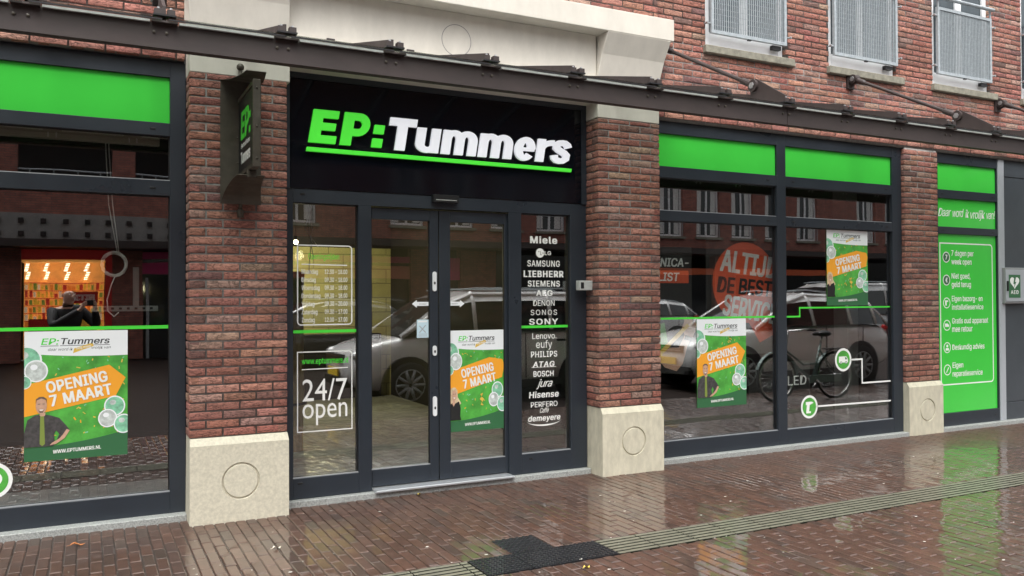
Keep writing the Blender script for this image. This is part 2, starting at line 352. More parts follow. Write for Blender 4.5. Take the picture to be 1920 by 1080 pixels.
# ------------------------------------------------------------------ bricks as real bricks
CO = .0596
def brick_col(warm=1.):
    t = R.random()
    if t < .45: c = (.30, .130, .096)
    elif t < .65: c = (.355, .170, .125)
    elif t < .80: c = (.275, .106, .080)
    elif t < .92: c = (.325, .195, .150)
    else: c = (.18, .092, .078)
    k = R.uniform(.78, 1.18) * warm
    return tuple(min(1, a * k * R.uniform(.94, 1.06)) for a in c)
def add_brick(mb, O, u, n, wd, ht, d=.05, col=None):
    """one hand-moulded brick: O lower-left of its face, u along the wall, n outward"""
    col = col or brick_col()
    W = Vector((0, 0, 1)); sd = R.uniform(0, 100); e = .0035
    k = max(1, int(round(wd / .05)))
    us = [0, e] + [e + (wd - 2 * e) * i / k for i in range(1, k)] + [wd - e, wd]; ws = [0, e, ht * .5, ht - e, ht]; nx, nz = len(us) - 1, len(ws) - 1
    lift = R.uniform(-.0015, .0025); tx, tz = R.gauss(0, .006), R.gauss(0, .012); vs = []
    for kk, b in enumerate(ws):
        for ii, a in enumerate(us):
            p = O + u * a + W * b
            h = noise.noise(Vector((a * 30 + sd, b * 55, sd))) * .0016 + lift + (a - wd / 2) * tx + (b - ht / 2) * tz
            if ii in (0, nx) or kk in (0, nz):
                h -= .0018; p = p + u * (noise.noise(Vector((a * 9 + sd, b * 40, 7))) * .0016) + W * (noise.noise(Vector((a * 26 + sd, b * 9, 3))) * .0020)
            vs.append(p + n * h)
    fs = [(k_ * (nx + 1) + i, k_ * (nx + 1) + i + 1, (k_ + 1) * (nx + 1) + i + 1, (k_ + 1) * (nx + 1) + i) for k_ in range(nz) for i in range(nx)]
    ring = [i for i in range(nx + 1)] + [k_ * (nx + 1) + nx for k_ in range(1, nz + 1)] + [nz * (nx + 1) + i for i in range(nx - 1, -1, -1)] + [k_ * (nx + 1) for k_ in range(nz - 1, 0, -1)]
    b0 = len(vs); vs += [vs[i] - n * d for i in ring]
    fs += [(ring[(i + 1) % len(ring)], ring[i], b0 + i, b0 + (i + 1) % len(ring)) for i in range(len(ring))]
    mb.add(vs, fs, 'brick', col)
def brick_wall(mb, x0, x1, z0, z1, y, holes=(), zoff=0.):
    u = Vector((1, 0, 0)); n = Vector((0, -1, 0)); k0 = int(math.floor((z0 - zoff) / CO)); k1 = int(math.ceil((z1 - zoff) / CO))
    for k in range(k0, k1):
        za = max(k * CO + zoff, z0); zb = min(k * CO + zoff + CO - .012, z1)
        if zb - za < .015: continue
        segs = [(x0, x1)]
        for hx0, hx1, hz0, hz1 in holes:
            if hz0 < (za + zb) / 2 < hz1:
                segs = [q for a, b in segs for q in ((a, min(b, hx0)), (max(a, hx1), b)) if q[1] - q[0] > .02]
        for a, b in segs:
            st = math.floor(a / .22) * .22 - (.11 if k % 2 else 0) - .0
            x = st
            while x < b:
                xa, xb = max(x, a), min(x + .208, b)
                if xb - xa > .03: add_brick(mb, Vector((xa, y, za)), u, n, xb - xa, zb - za)
                x += .22
def mortar_back(mb, x0, x1, z0, z1, y, holes=()):
    xs = sorted({x0, x1} | {h[0] for h in holes} | {h[1] for h in holes}); zs = sorted({z0, z1} | {min(h[2], z1) for h in holes} | {min(h[3], z1) for h in holes})
    for a, b in zip(xs, xs[1:]):
        for c, d in zip(zs, zs[1:]):
            if any(h[0] <= (a + b) / 2 <= h[1] and h[2] <= (c + d) / 2 <= h[3] for h in holes): continue
            mb.box(a, b, y, y + .1, c, d, 'mortar')

# ------------------------------------------------------------------ ground
def ground():
    mb = MB(); x0, x1, y0, y1 = -3.0, 13.2, -3.6, .30
    mb.add([(-30, y0 - .02, -.009), (45, y0 - .02, -.009), (45, .45, -.009), (-30, .45, -.009)], [(0, 1, 2, 3)], 'joint_sand')
    holes = [(-30, 1.95, -1.87, -1.57), (1.95, 45, -1.87, -1.57), (2.245, 2.535, -1.58, -1.265)]
    pw, pl = .0685, .216
    i = 0; x = x0
    while x < x1:
        y = y0 - (pl / 2 if i % 2 else 0) + R.uniform(-.006, .006)
        while y < y1:
            ya, yb = max(y, y0), min(y + pl - .006, y1); xa, xb = x + .003, x + pw - .003
            segs = [(ya, yb)]
            for h in holes:
                if h[0] < (xa + xb) / 2 < h[1]: segs = [q for a, b in segs for q in ((a, min(b, h[2])), (max(a, h[3]), b)) if q[1] - q[0] > .015]
            for ya, yb in segs:
                t = R.random(); c = (.072, .039, .028) if t < .6 else ((.082, .043, .030) if t < .82 else ((.058, .035, .027) if t < .95 else (.066, .044, .034)))
                k = R.uniform(.88, 1.12); c = tuple(a * k for a in c)
                z = R.uniform(-.0012, .0012); tx, ty = R.gauss(0, .0006), R.gauss(0, .0016); jx = R.uniform(-.002, .002)
                def zz(px, py): return z + (px - (xa + xb) / 2) / .07 * tx + (py - (ya + yb) / 2) / .2 * ty
                e = .005
                out = [(xa + jx, ya), (xb + jx, ya), (xb + jx, yb), (xa + jx, yb)]; inn = [(xa + jx + e, ya + e), (xb + jx - e, ya + e), (xb + jx - e, yb - e), (xa + jx + e, yb - e)]
                vs = [(a, b, zz(a, b)) for a, b in inn] + [(a, b, zz(a, b) - .0035) for a, b in out] + [(a, b, -.02) for a, b in out]
                mb.add(vs, [(0, 1, 2, 3)] + [(4 + q, 4 + (q + 1) % 4, (q + 1) % 4, q) for q in range(4)] + [(8 + q, 8 + (q + 1) % 4, 4 + (q + 1) % 4, 4 + q) for q in range(4)], 'wet_paving', c)
            y += pl
        x += pw; i += 1
    # trodden gum and petals stuck to the paving
    for _ in range(280):
        cx, cy = R.uniform(-1, 10.5), R.uniform(-3.2, .12); r = R.choice((.003, .004, .005, .006, .010)); a0 = R.uniform(0, 3)
        pts = [(cx + r * (1 + .35 * R.random()) * math.cos(a0 + 2 * math.pi * q / 7), cy + r * .7 * math.sin(a0 + 2 * math.pi * q / 7), .0045) for q in range(7)]
        mb.add(pts, [list(range(7))], 'spot_white', (.55, .53, .48))
    tag(mb.build('pavement', origin=(0, 0, 0)), 'wet reddish brown brick pavement in front of the shop', kind='structure')
    rd = MB()
    rd.add([(-60, -60, -.02), (80, -60, -.02), (80, y0, -.02), (-60, y0, -.02)], [(0, 1, 2, 3)], 'road_brick')
    tag(rd.build('road', origin=(0, 0, 0)), kind='structure')
    gm = MB(); gm.box(-200, 200, -200, 200, -.3, -.05, 'joint_sand')
    tag(gm.build('ground', origin=(0, 0, 0)), kind='structure')
    # ribbed guide path for blind people: one strip of ribbed tiles along the street
    tp = MB()
    def ribs(xa, xb):
        x = xa
        while x < xb - .01:
            xe = min(x + .30, xb)
            tp.box(x + .002, xe - .002, -1.868, -1.572, -.03, -.0005, 'guide_groove')
            for q in range(6):
                yc = -1.845 + q * .050
                tp.prism([(yc - .0135, -.001), (yc - .0115, .0022), (yc + .0115, .0022), (yc + .0135, -.001)], 'x', x + .004, xe - .004, 'guide_tile')
            x += .30
    ribs(-2.9, 1.95); ribs(2.815, 13.1)
    tag(tp.build('tactile_path', origin=(0, 0, 0)), kind='structure')
    def studded(cx, cy, label, nx=9):
        t = MB(); h = .1425
        t.box(cx - h, cx + h, cy - h, cy + h, -.03, .001, 'rubber_tile')
        for a in range(nx):
            for b in range(nx):
                px, py = cx - h + .285 * (a + .5) / nx, cy - h + .285 * (b + .5) / nx
                if (a + b) % 2 and nx > 9: continue
                t.lathe((px, py, .0008), (0, 0, 1), [(.0125, 0), (.011, .005), (.006, .0062), (.0, .0062)], 'rubber_tile', 8)
        tag(t.build('rubber_tile'), label, 'tactile tile', 'black studded tactile tiles')
    studded(2.39, -1.7165, 'black studded rubber tile at the crossing of the tactile path')
    studded(2.10, -1.7165, 'black studded rubber tile joining the ribbed path, left of the crossing tile')
    studded(2.675, -1.7165, 'black studded rubber tile joining the long pale ribbed path on the right')
    studded(2.39, -1.4245, 'black studded rubber tile nearest the shop door', 12)
    def leaf(x, y, L, a, m, label):
        lf = MB(); n = 8; vs = []
        for i in range(n + 1):
            t = i / n; wd = L * .24 * math.sin(math.pi * min(1, t * .93 + .05)) * (1 + .18 * math.sin(t * 21))
            for sgn in (-1, 0, 1): vs.append((x + math.cos(a) * (t - .5) * L - math.sin(a) * wd * sgn, y + math.sin(a) * (t - .5) * L + math.cos(a) * wd * sgn, .007 + abs(sgn) * L * .12 * (.5 + .5 * math.sin(t * 5)) + .006 * math.sin(t * 7)))
        lf.add(vs, [(i * 3 + q, i * 3 + q + 1, (i + 1) * 3 + q + 1, (i + 1) * 3 + q) for i in range(n) for q in (0, 1)], m)
        lf.tube([(x - math.cos(a) * L * .5, y - math.sin(a) * L * .5, .008), (x - math.cos(a) * L * .75, y - math.sin(a) * L * .75, .010)], .0012, m, 5)
        tag(lf.build('fallen_leaf', smooth=True), label, 'leaf', 'fallen leaves on the pavement')
    leaf(-.05, -.17, .085, .2, 'leaf_orange', 'curled orange brown leaf in front of the left shop window')
    leaf(1.03, -.81, .06, .4, 'leaf_pale', 'pale dry leaf on the paving in front of the left pillar')
    leaf(2.29, .10, .05, 1.0, 'leaf_yellow', 'small yellow leaf against the stone doorstep')
    leaf(2.50, -2.0, .05, .3, 'leaf_yellow', 'yellow leaf on the paving just in front of the black tactile tiles')
ground()

# ------------------------------------------------------------------ shop building
B = thing('shop_building', (4.0, 0, 0), 'red brick shop building with stone portal, pillars and dark framed shop windows', 'building')
YL, YR = .17, .17
UW = [(5.21 + 1.625 * k, 6.235 + 1.625 * k, 3.905, 5.75) for k in range(5)]      # upper window openings
def walls():
    mb = MB(); hol = UW
    brick_wall(mb, 4.55, 13.2, 3.155, 5.6, YR, hol, zoff=.02)
    mortar_back(mb, 4.55, 13.2, 3.155, 5.6, YR + .005, hol)
    # reveals of the upper windows
    for a, b, c, d in hol:
        for xx, nn in ((a, Vector((1, 0, 0))), (b, Vector((-1, 0, 0)))):
            for k in range(int(c / CO), int(5.6 / CO)):
                z = k * CO + .02
                if z < c or z > 5.55: continue
                u = Vector((0, -1, 0)) if nn.x > 0 else Vector((0, 1, 0)); O = Vector((xx, YR + (.115 if nn.x > 0 else .012), z))
                add_brick(mb, O, u, nn, .1, CO - .012, .04)
    mb.build('brick_wall', B, True)
    m2 = MB()
    brick_wall(m2, -3.2, .60, 3.187, 5.6, YL, zoff=.02); mortar_back(m2, -3.2, .60, 3.187, 5.6, YL + .005)
    brick_wall(m2, .60, 4.55, 3.965, 5.6, .03, zoff=.02); mortar_back(m2, .60, 4.55, 3.965, 5.6, .035)
    m2.build('brick_wall', B, True)
    ex = MB()
    ex.box(-9, 18, .4, .7, 5.6, 10.5, 'far_brick')
    ex.box(-9, -3.2, .17, .7, 0, 5.6, 'far_brick'); ex.box(13.2, 18, .17, .7, 0, 5.6, 'far_brick')
    ex.box(-3.2, 13.2, .17, .4, 5.6, 5.66, 'far_brick'); ex.box(-9, 18, .17, .4, 5.66, 10.5, 'far_brick')
    ex.build('upper_wall', B)
walls()

def plinth(x0, x1, yf, y1, parent, circ, m):
    """chamfered stone block with a sunk disc of radius .127"""
    mb = MB(); zt, ch = .577, .048; cx, cz = circ; n = 40; r = .127; rd_ = .013
    mb.add([(x0, y1, -.02), (x0, yf, -.02), (x0, yf, zt - ch), (x0 + .004, yf + .034, zt), (x0 + .004, y1, zt)], [(0, 1, 2, 3, 4)], m)
    mb.add([(x1, y1, -.02), (x1, yf, -.02), (x1, yf, zt - ch), (x1 - .004, yf + .034, zt), (x1 - .004, y1, zt)], [(4, 3, 2, 1, 0)], m)
    mb.add([(x0, yf, zt - ch), (x1, yf, zt - ch), (x1 - .004, yf + .034, zt), (x0 + .004, yf + .034, zt)], [(0, 1, 2, 3)], m)
    mb.add([(x0 + .004, yf + .034, zt), (x1 - .004, yf + .034, zt), (x1 - .004, y1, zt), (x0 + .004, y1, zt)], [(0, 1, 2, 3)], m)
    # front face as a ring round the disc
    def edge(a):
        c, s_ = math.cos(a), math.sin(a); t = 1e9
        for lim, q in ((x1 - cx, c), (x0 - cx, c), (zt - ch - cz, s_), (-.02 - cz, s_)):
            if abs(q) > 1e-9 and lim / q > 0: t = min(t, lim / q)
        return (cx + c * t, cz + s_ * t)
    angs = sorted([2 * math.pi * i / n for i in range(n)] + [math.atan2(z - cz, x - cx) % (2 * math.pi) for x in (x0, x1) for z in (-.02, zt - ch)])
    k = len(angs); vs = []
    for a in angs:
        e = edge(a); vs += [(e[0], yf, e[1]), (cx + r * math.cos(a), yf, cz + r * math.sin(a)), (cx + (r - .004) * math.cos(a), yf + rd_, cz + (r - .004) * math.sin(a)), (cx + (r - .010) * math.cos(a), yf + rd_, cz + (r - .010) * math.sin(a)), (cx + (r - .016) * math.cos(a), yf + .0015, cz + (r - .016) * math.sin(a))]
    fs = []
    for i in range(k):
        j = (i + 1) % k
        for q in range(4): fs.append((i * 5 + q, i * 5 + q + 1, j * 5 + q + 1, j * 5 + q)[::-1])
    fs.append([i * 5 + 4 for i in range(k)])
    mb.add(vs, fs, m)
    return mb.build('plinth', parent)

def pillar(x0, x1, yf, zt, side_y, sides, circ, pm, px0, px1, pyf, flush=False):
    mb = MB(); u, n = Vector((1, 0, 0)), Vector((0, -1, 0)); z0 = .585; k = 0; W = x1 - x0
    mb.box(x0 + .009, x1 - .009, yf + .005, side_y + .02, z0 - .01, zt, 'mortar')
    while True:
        z = z0 + k * CO; h = CO - .012
        if z > zt - .02: break
        h = min(h, zt - z - .004)
        full, half = .21, .1
        xs = []; x = x0 if k % 2 == 0 else x0
        first = full if k % 2 == 0 else half
        a = x0; ln = first
        while a < x1 - .015:
            b = min(a + ln, x1)
            if x1 - b < .04: b = x1
            xs.append((a, b)); a = b + .012; ln = full
        for a, b in xs: add_brick(mb, Vector((a, yf, z)), u, n, b - a, h, .06)
        for sx, sg in sides:
            nn = Vector((sg, 0, 0)); dep = side_y - yf
            cuts = [(0, .1), (.11, dep)] if k % 2 == 0 else [(0, min(.21, dep))]
            for c0, c1 in cuts:
                if c1 - c0 < .03: continue
                if sg < 0: add_brick(mb, Vector((sx, yf + c1, z)), Vector((0, -1, 0)), nn, c1 - c0 - .001, h, .06)
                else: add_brick(mb, Vector((sx, yf + c0, z)), Vector((0, 1, 0)), nn, c1 - c0 - .001, h, .06)
        k += 1
    p = mb.build('pillar', B, True)
    plinth(px0, px1, pyf, side_y + .02, p, circ, pm)
    return p
pillar(.613, 1.262, 0, 3.068, .22, [(.613, -1), (1.262, 1)], (.943, .273), 'plinth_stone', .612, 1.268, -.035)
pillar(3.89, 4.534, 0, 3.062, .22, [(3.89, -1), (4.534, 1)], (4.218, .279), 'plinth_stone_worn', 3.894, 4.537, -.035)
pillar(7.975, 8.52, YR, 3.155, .215, [(7.975, -1), (8.52, 1)], (8.275, .267), 'plinth_stone_worn', 7.972, 8.535, .135)
pillar(11.25, 11.80, YR, 3.155, .215, [(11.25, -1), (11.80, 1)], (11.52, .267), 'plinth_stone', 11.24, 11.81, .135)
pillar(-3.20, -2.65, YR, 3.187, .24, [(-3.2, -1), (-2.65, 1)], (-2.92, .267), 'plinth_stone', -3.21, -2.64, .135)

def portal():
    mb = MB(); st = 'portal_stone'
    def block(x0, x1, wl, wr):
        # capital + corbel flaring out to the cornice: profile in Y-Z
        prof = [(.30, 3.066), (0, 3.066), (0, 3.41), (-.05, 3.56), (-.14, 3.775), (-.14, 3.775), (.30, 3.775)]
        lo = [(.30, 3.066), (0, 3.066), (0, 3.41), (-.055, 3.60), (-.14, 3.772), (.30, 3.772)]
        n = len(lo); fl = lambda z: max(0, (z - 3.41) / .36)
        vs = [(x0 - wl * fl(z), y, z) for y, z in lo] + [(x1 + wr * fl(z), y, z) for y, z in lo]
        mb.add(vs, [list(range(n)), [n + i for i in range(n)][::-1]] + [(i, n + i, n + (i + 1) % n, (i + 1) % n) for i in range(n)], st)
    block(.613, 1.285, .03, -.02); block(3.888, 4.536, -.02, .03)
    mb.box(1.285, 3.888, .0, .30, 3.20, 3.41, st)
    mb.box(1.285, 3.888, .02, .30, 3.41, 3.772, st)
    mb.box(.565, 4.60, -.14, .30, 3.772, 3.962, st)
    # fine joints, the sunk ring's shade painted as a flat grey ring
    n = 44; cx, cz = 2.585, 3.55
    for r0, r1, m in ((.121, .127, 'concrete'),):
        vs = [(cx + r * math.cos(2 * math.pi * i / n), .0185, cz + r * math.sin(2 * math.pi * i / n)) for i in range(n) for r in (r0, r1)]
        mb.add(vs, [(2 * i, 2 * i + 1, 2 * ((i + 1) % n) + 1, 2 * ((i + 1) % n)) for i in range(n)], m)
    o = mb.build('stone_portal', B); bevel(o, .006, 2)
portal()

def sills_and_steps():
    mb = MB()
    for a, b in ((-2.65, .612), (1.268, 3.89), (4.537, 7.97), (8.535, 11.24)):
        mb.box(a, b, .135 if a != 1.268 else .14, .45, -.02, .043, 'granite')
    mb.box(1.95, 3.13, .105, .45, .0432, .062, 'alu')
    bevel(mb.build('stone_step', B), .004)
sills_and_steps()

def glazing(parent, name, y, bars, panes, panels=(), depth=.075, m='frame_grey', clips=()):
    f = MB()
    for x0, x1, z0, z1 in bars: f.box(x0, x1, y, y + depth, z0, z1, m)
    for x, z in clips: f.box(x - .018, x + .018, y - .004, y, z - .007, z + .007, 'black_plastic')
    fo = bevel(f.build(name, parent), .003)
    for x0, x1, z0, z1 in panes:
        g = MB(); g.box(x0, x1, y + .038, y + .046, z0, z1, 'shop_glass'); g.build('glass_pane', fo)
        b = MB(); t = .008                                     # rubber seal round the pane
        for q in ((x0, x0 + t, z0, z1), (x1 - t, x1, z0, z1), (x0 + t, x1 - t, z0, z0 + t), (x0 + t, x1 - t, z1 - t, z1)): b.box(q[0], q[1], y + .030, y + .037, q[2], q[3], 'black_plastic')
        b.box(x0, x1, y + .012, y + .0295, z0 - .001, z0 + .006, 'alu')
        b.build('glazing_seal', fo)
    for x0, x1, z0, z1 in panels:
        g = MB(); g.box(x0, x1, y + .022, y + .04, z0, z1, 'panel_green'); bevel(g.build('green_panel', fo), .002)
    return fo
# left bay
LF = .23
zl = ((.04, .19), (2.24, 2.345), (2.655, 2.745), (3.065, 3.175))
bars = [(.51, .612, .04, 3.175), (-1.09, -.97, .04, 3.175), (-2.65, -2.55, .04, 3.175)] + [(a, b, c, d) for a, b in ((-.97, .51), (-2.55, -1.09)) for c, d in zl]
LWIN = glazing(B, 'shop_window', LF, bars, [(a, b, c, d) for a, b in ((-.97, .51), (-2.55, -1.09)) for c, d in ((.19, 2.24), (2.345, 2.655))],
               [(a, b, 2.745, 3.065) for a, b in ((-.97, .51), (-2.55, -1.09))], clips=[(.40, 2.70), (.40, 2.29)])
bl = MB()
for a, b in ((-.93, .45), (-2.5, -1.14)): bl.box(a, b, LF + .10, LF + .16, 2.60, 2.70, 'blind')
bl.build('blind_box', LWIN)
# right bay
RF = .21
zr = ((.04, .19), (2.23, 2.325), (2.63, 2.735), (3.04, 3.152))
bars = [(4.54, 4.64, .04, 3.152), (6.14, 6.26, .04, 3.152), (7.825, 7.972, .04, 3.152)] + [(a, b, c, d) for a, b in ((4.64, 6.14), (6.26, 7.825)) for c, d in zr]
RWIN = glazing(B, 'shop_window', RF, bars, [(a, b, c, d) for a, b in ((4.64, 6.14), (6.26, 7.825)) for c, d in ((.19, 2.23), (2.325, 2.63))],
               [(a, b, 2.735, 3.04) for a, b in ((4.64, 6.14), (6.26, 7.825))], clips=[(6.02, 2.685), (6.02, 2.28), (6.36, 2.685), (6.36, 2.28), (7.73, 2.28), (7.73, 2.685)])
# green service bay
bars = [(8.535, 8.583, .04, 3.152), (9.647, 9.66, .04, 3.152)] + [(8.583, 9.647, c, d) for c, d in ((.04, .19), (2.235, 2.315), (2.64, 2.738), (3.04, 3.152))]
GBAY = glazing(B, 'service_bay', RF, bars, [], [(8.583, 9.647, 2.738, 3.04), (8.583, 9.647, 2.315, 2.64), (8.583, 9.647, .19, 2.235)], clips=[(8.66, 2.275), (9.57, 2.275), (8.66, 2.69), (9.57, 2.69), (9.58, .12)])
pm = MB(); pm.box(9.66, 9.77, RF - .012, RF + .07, .043, 3.152, 'frame_light'); bevel(pm.build('post', B), .004)
dm = MB(); dm.box(9.77, 11.25, RF + .01, RF + .05, .25, 2.95, 'door_grey'); dm.box(9.77, 11.25, RF + .005, RF + .055, .043, .245, 'door_grey'); dm.box(9.77, 11.25, RF + .005, RF + .055, 2.955, 3.152, 'door_grey')
bevel(dm.build('side_door', B), .004)

# green vinyl strips on the panes
def strip(parent, pts_list, y):
    mb = MB()
    for x0, x1, z0, z1 in pts_list: mb.box(x0, x1, y - .001, y, z0, z1, 'vinyl_green')
    mb.build('green_strip', parent)
strip(LWIN, [(-.965, .505, 1.319, 1.342)], LF + .0375); strip(LWIN, [(-2.545, -1.095, 1.319, 1.342)], LF + .0375)
strip(RWIN, [(4.645, 6.135, 1.315, 1.333)], RF + .0375); strip(RWIN, [(6.265, 6.466, 1.312, 1.329), (6.466, 6.482, 1.312, 1.417), (6.482, 7.82, 1.401, 1.417)], RF + .0375)

# entrance
DF = .20
bars = [(1.27, 1.348, .045, 2.3345), (1.843, 1.945, .045, 2.235), (3.13, 3.247, .045, 2.235), (3.727, 3.888, .045, 2.3345), (1.348, 3.727, 2.235, 2.3365),
        (1.348, 1.843, .045, .197), (3.247, 3.727, .045, .21)]
ENT = glazing(B, 'entrance_frame', DF, bars, [(1.348, 1.843, .197, 2.235), (3.247, 3.727, .21, 2.235)], depth=.10, clips=[(1.40, .16), (3.33, .17), (1.42, 2.30)])
strip(ENT, [(1.353, 1.838, 1.265, 1.288)], DF + .0375); strip(ENT, [(3.252, 3.722, 1.265, 1.287)], DF + .0375)
def leaf_door(x0, x1, gx0, gx1, y):
    f = MB()
    for q in ((x0, gx0, .068, 2.225), (gx1, x1, .068, 2.225), (gx0, gx1, .068, .200), (gx0, gx1, 2.138, 2.225)): f.box(q[0], q[1], y, y + .05, q[2], q[3], 'frame_grey')
    d = bevel(f.build('door_leaf', B), .003)
    g = MB(); g.box(gx0, gx1, y + .02, y + .028, .2, 2.138, 'shop_glass'); g.build('glass_pane', d)
    b = MB(); b.box(gx0, gx1, y + .004, y + .0195, .199, .206, 'alu'); b.box(gx0, gx0 + .006, y + .012, y + .0195, .206, 2.138, 'black_plastic'); b.box(gx1 - .006, gx1, y + .012, y + .0195, .206, 2.138, 'black_plastic'); b.build('glazing_seal', d)
    return d
DLx = leaf_door(1.86, 2.510, 1.955, 2.437, DF + .028)
DRx = leaf_door(2.518, 3.19, 2.612, 3.104, DF + .028)
def handle(z0, z1, key=True):
    h = MB(); cx = 2.474; w_ = .017; pts = []
    for i in range(9): a = math.pi * i / 8; pts.append((cx + w_ * math.cos(a), z1 - w_ + w_ * math.sin(a)))
    for i in range(9): a = math.pi + math.pi * i / 8; pts.append((cx + w_ * math.cos(a), z0 + w_ + w_ * math.sin(a)))
    h.slab(pts, DF + .016, DF + .028, 'white_upvc')
    h.slab(circle(cx, z0 + (z1 - z0) * .42, .008, .012, 12), DF + .0145, DF + .016, 'black_plastic')
    bevel(h.build('handle', DLx), .003, 2)
handle(1.577, 1.735); handle(1.062, 1.143); handle(.580, .738)
sb = MB(); sb.box(2.44, 2.66, DF - .05, DF - .001, 2.285, 2.345, 'black_plastic'); sb.box(2.46, 2.64, DF - .053, DF - .0505, 2.30, 2.306, 'grey_plastic')
tag(bevel(sb.build('door_sensor'), .006, 2), 'small black motion sensor box above the glass doors', 'door sensor')

# upper windows with galvanised railings
def upper_window(x0, x1, z0, z1, k):
    f = MB(); y = YR + .035
    f.box(x0 + .01, x0 + .075, y, y + .06, z0, z1, 'white_upvc'); f.box(x1 - .075, x1 - .01, y, y + .06, z0, z1, 'white_upvc'); f.box(x0 + .075, x1 - .075, y, y + .06, z0, z0 + .15, 'white_upvc')
    f.box(x0 + .075, x1 - .075, y, y + .06, z1 - .08, z1, 'white_upvc'); f.box((x0 + x1) / 2 - .05, (x0 + x1) / 2 + .05, y + .002, y + .058, z0 + .15, z1 - .08, 'white_upvc')
    wd = bevel(f.build('window', B), .004)
    g = MB(); g.box(x0 + .075, x1 - .075, y + .025, y + .033, z0 + .15, z1 - .08, 'window_pale'); g.build('glass_pane', wd)
    c = MB(); cx = x0 + .18
    # pale curtain behind a thin second pane is read as part of the glass
    s_ = MB(); s_.box(x0 - .03, x1 + .085, YR - .045, YR + .14, z0 - .075, z0 - .001, 'sill_stone'); bevel(s_.build('sill', wd), .005)
    r = MB(); gy = YR - .048; a, b, zt, zb = x0 + .035, x1 - .03, z0 + .87, z0 + .115; t = .032
    r.box(a, a + t, gy, gy + .03, zb, zt, 'galvanised'); r.box(b - t, b, gy, gy + .03, zb, zt, 'galvanised'); r.box(a + t, b - t, gy, gy + .03, zb, zb + t, 'galvanised'); r.box(a + t, b - t, gy, gy + .03, zt - t, zt, 'galvanised')
    n = 34
    for i in range(1, n): 
        x = a + t + (b - a - 2 * t) * i / n
        r.box(x - .0034, x + .0034, gy + .006, gy + .017, zb + t, zt - t, 'galvanised')
    for i in range(1, 13):
        z = zb + t + (zt - zb - 2 * t) * i / 13
        r.box(a + t, b - t, gy + .0155, gy + .018, z - .0012, z + .0012, 'galvanised')
    r.tube([(a - .02, gy - .01, zt + .10), (b + .02, gy - .01, zt + .10)], .021, 'galvanised', 10)
    for x in (a + .016, b - .016): r.box(x - .008, x + .008, gy + .002, gy + .018, zt, zt + .09, 'galvanised')
    for z in (zb + .09, zt - .1):
        for x, s2 in ((a, -1), (b, 1)):
            r.tube([(x + s2 * .002, gy + .015, z), (x + s2 * .05, gy + .015, z)], .008, 'galvanised', 8); r.tube([(x + s2 * .045, gy + .015, z), (x + s2 * .045, YR + .06, z)], .007, 'galvanised', 8)
            r.lathe((x + s2 * .05, gy + .005, z), (0, -1, 0), [(.0, .012), (.011, .012), (.013, 0), (.013, -.01)], 'bolt_zinc', 10)
    r.box((a + b) / 2 - .02, (a + b) / 2 + .02, gy + .005, gy + .026, zb - .012, zb - .001, 'black_plastic')
    r.box(b - .16, b - .05, gy + .031, gy + .07, zb - .045, zb - .005, 'black_plastic')
    r.build('railing', wd)
for k, q in enumerate(UW): upper_window(*q, k)

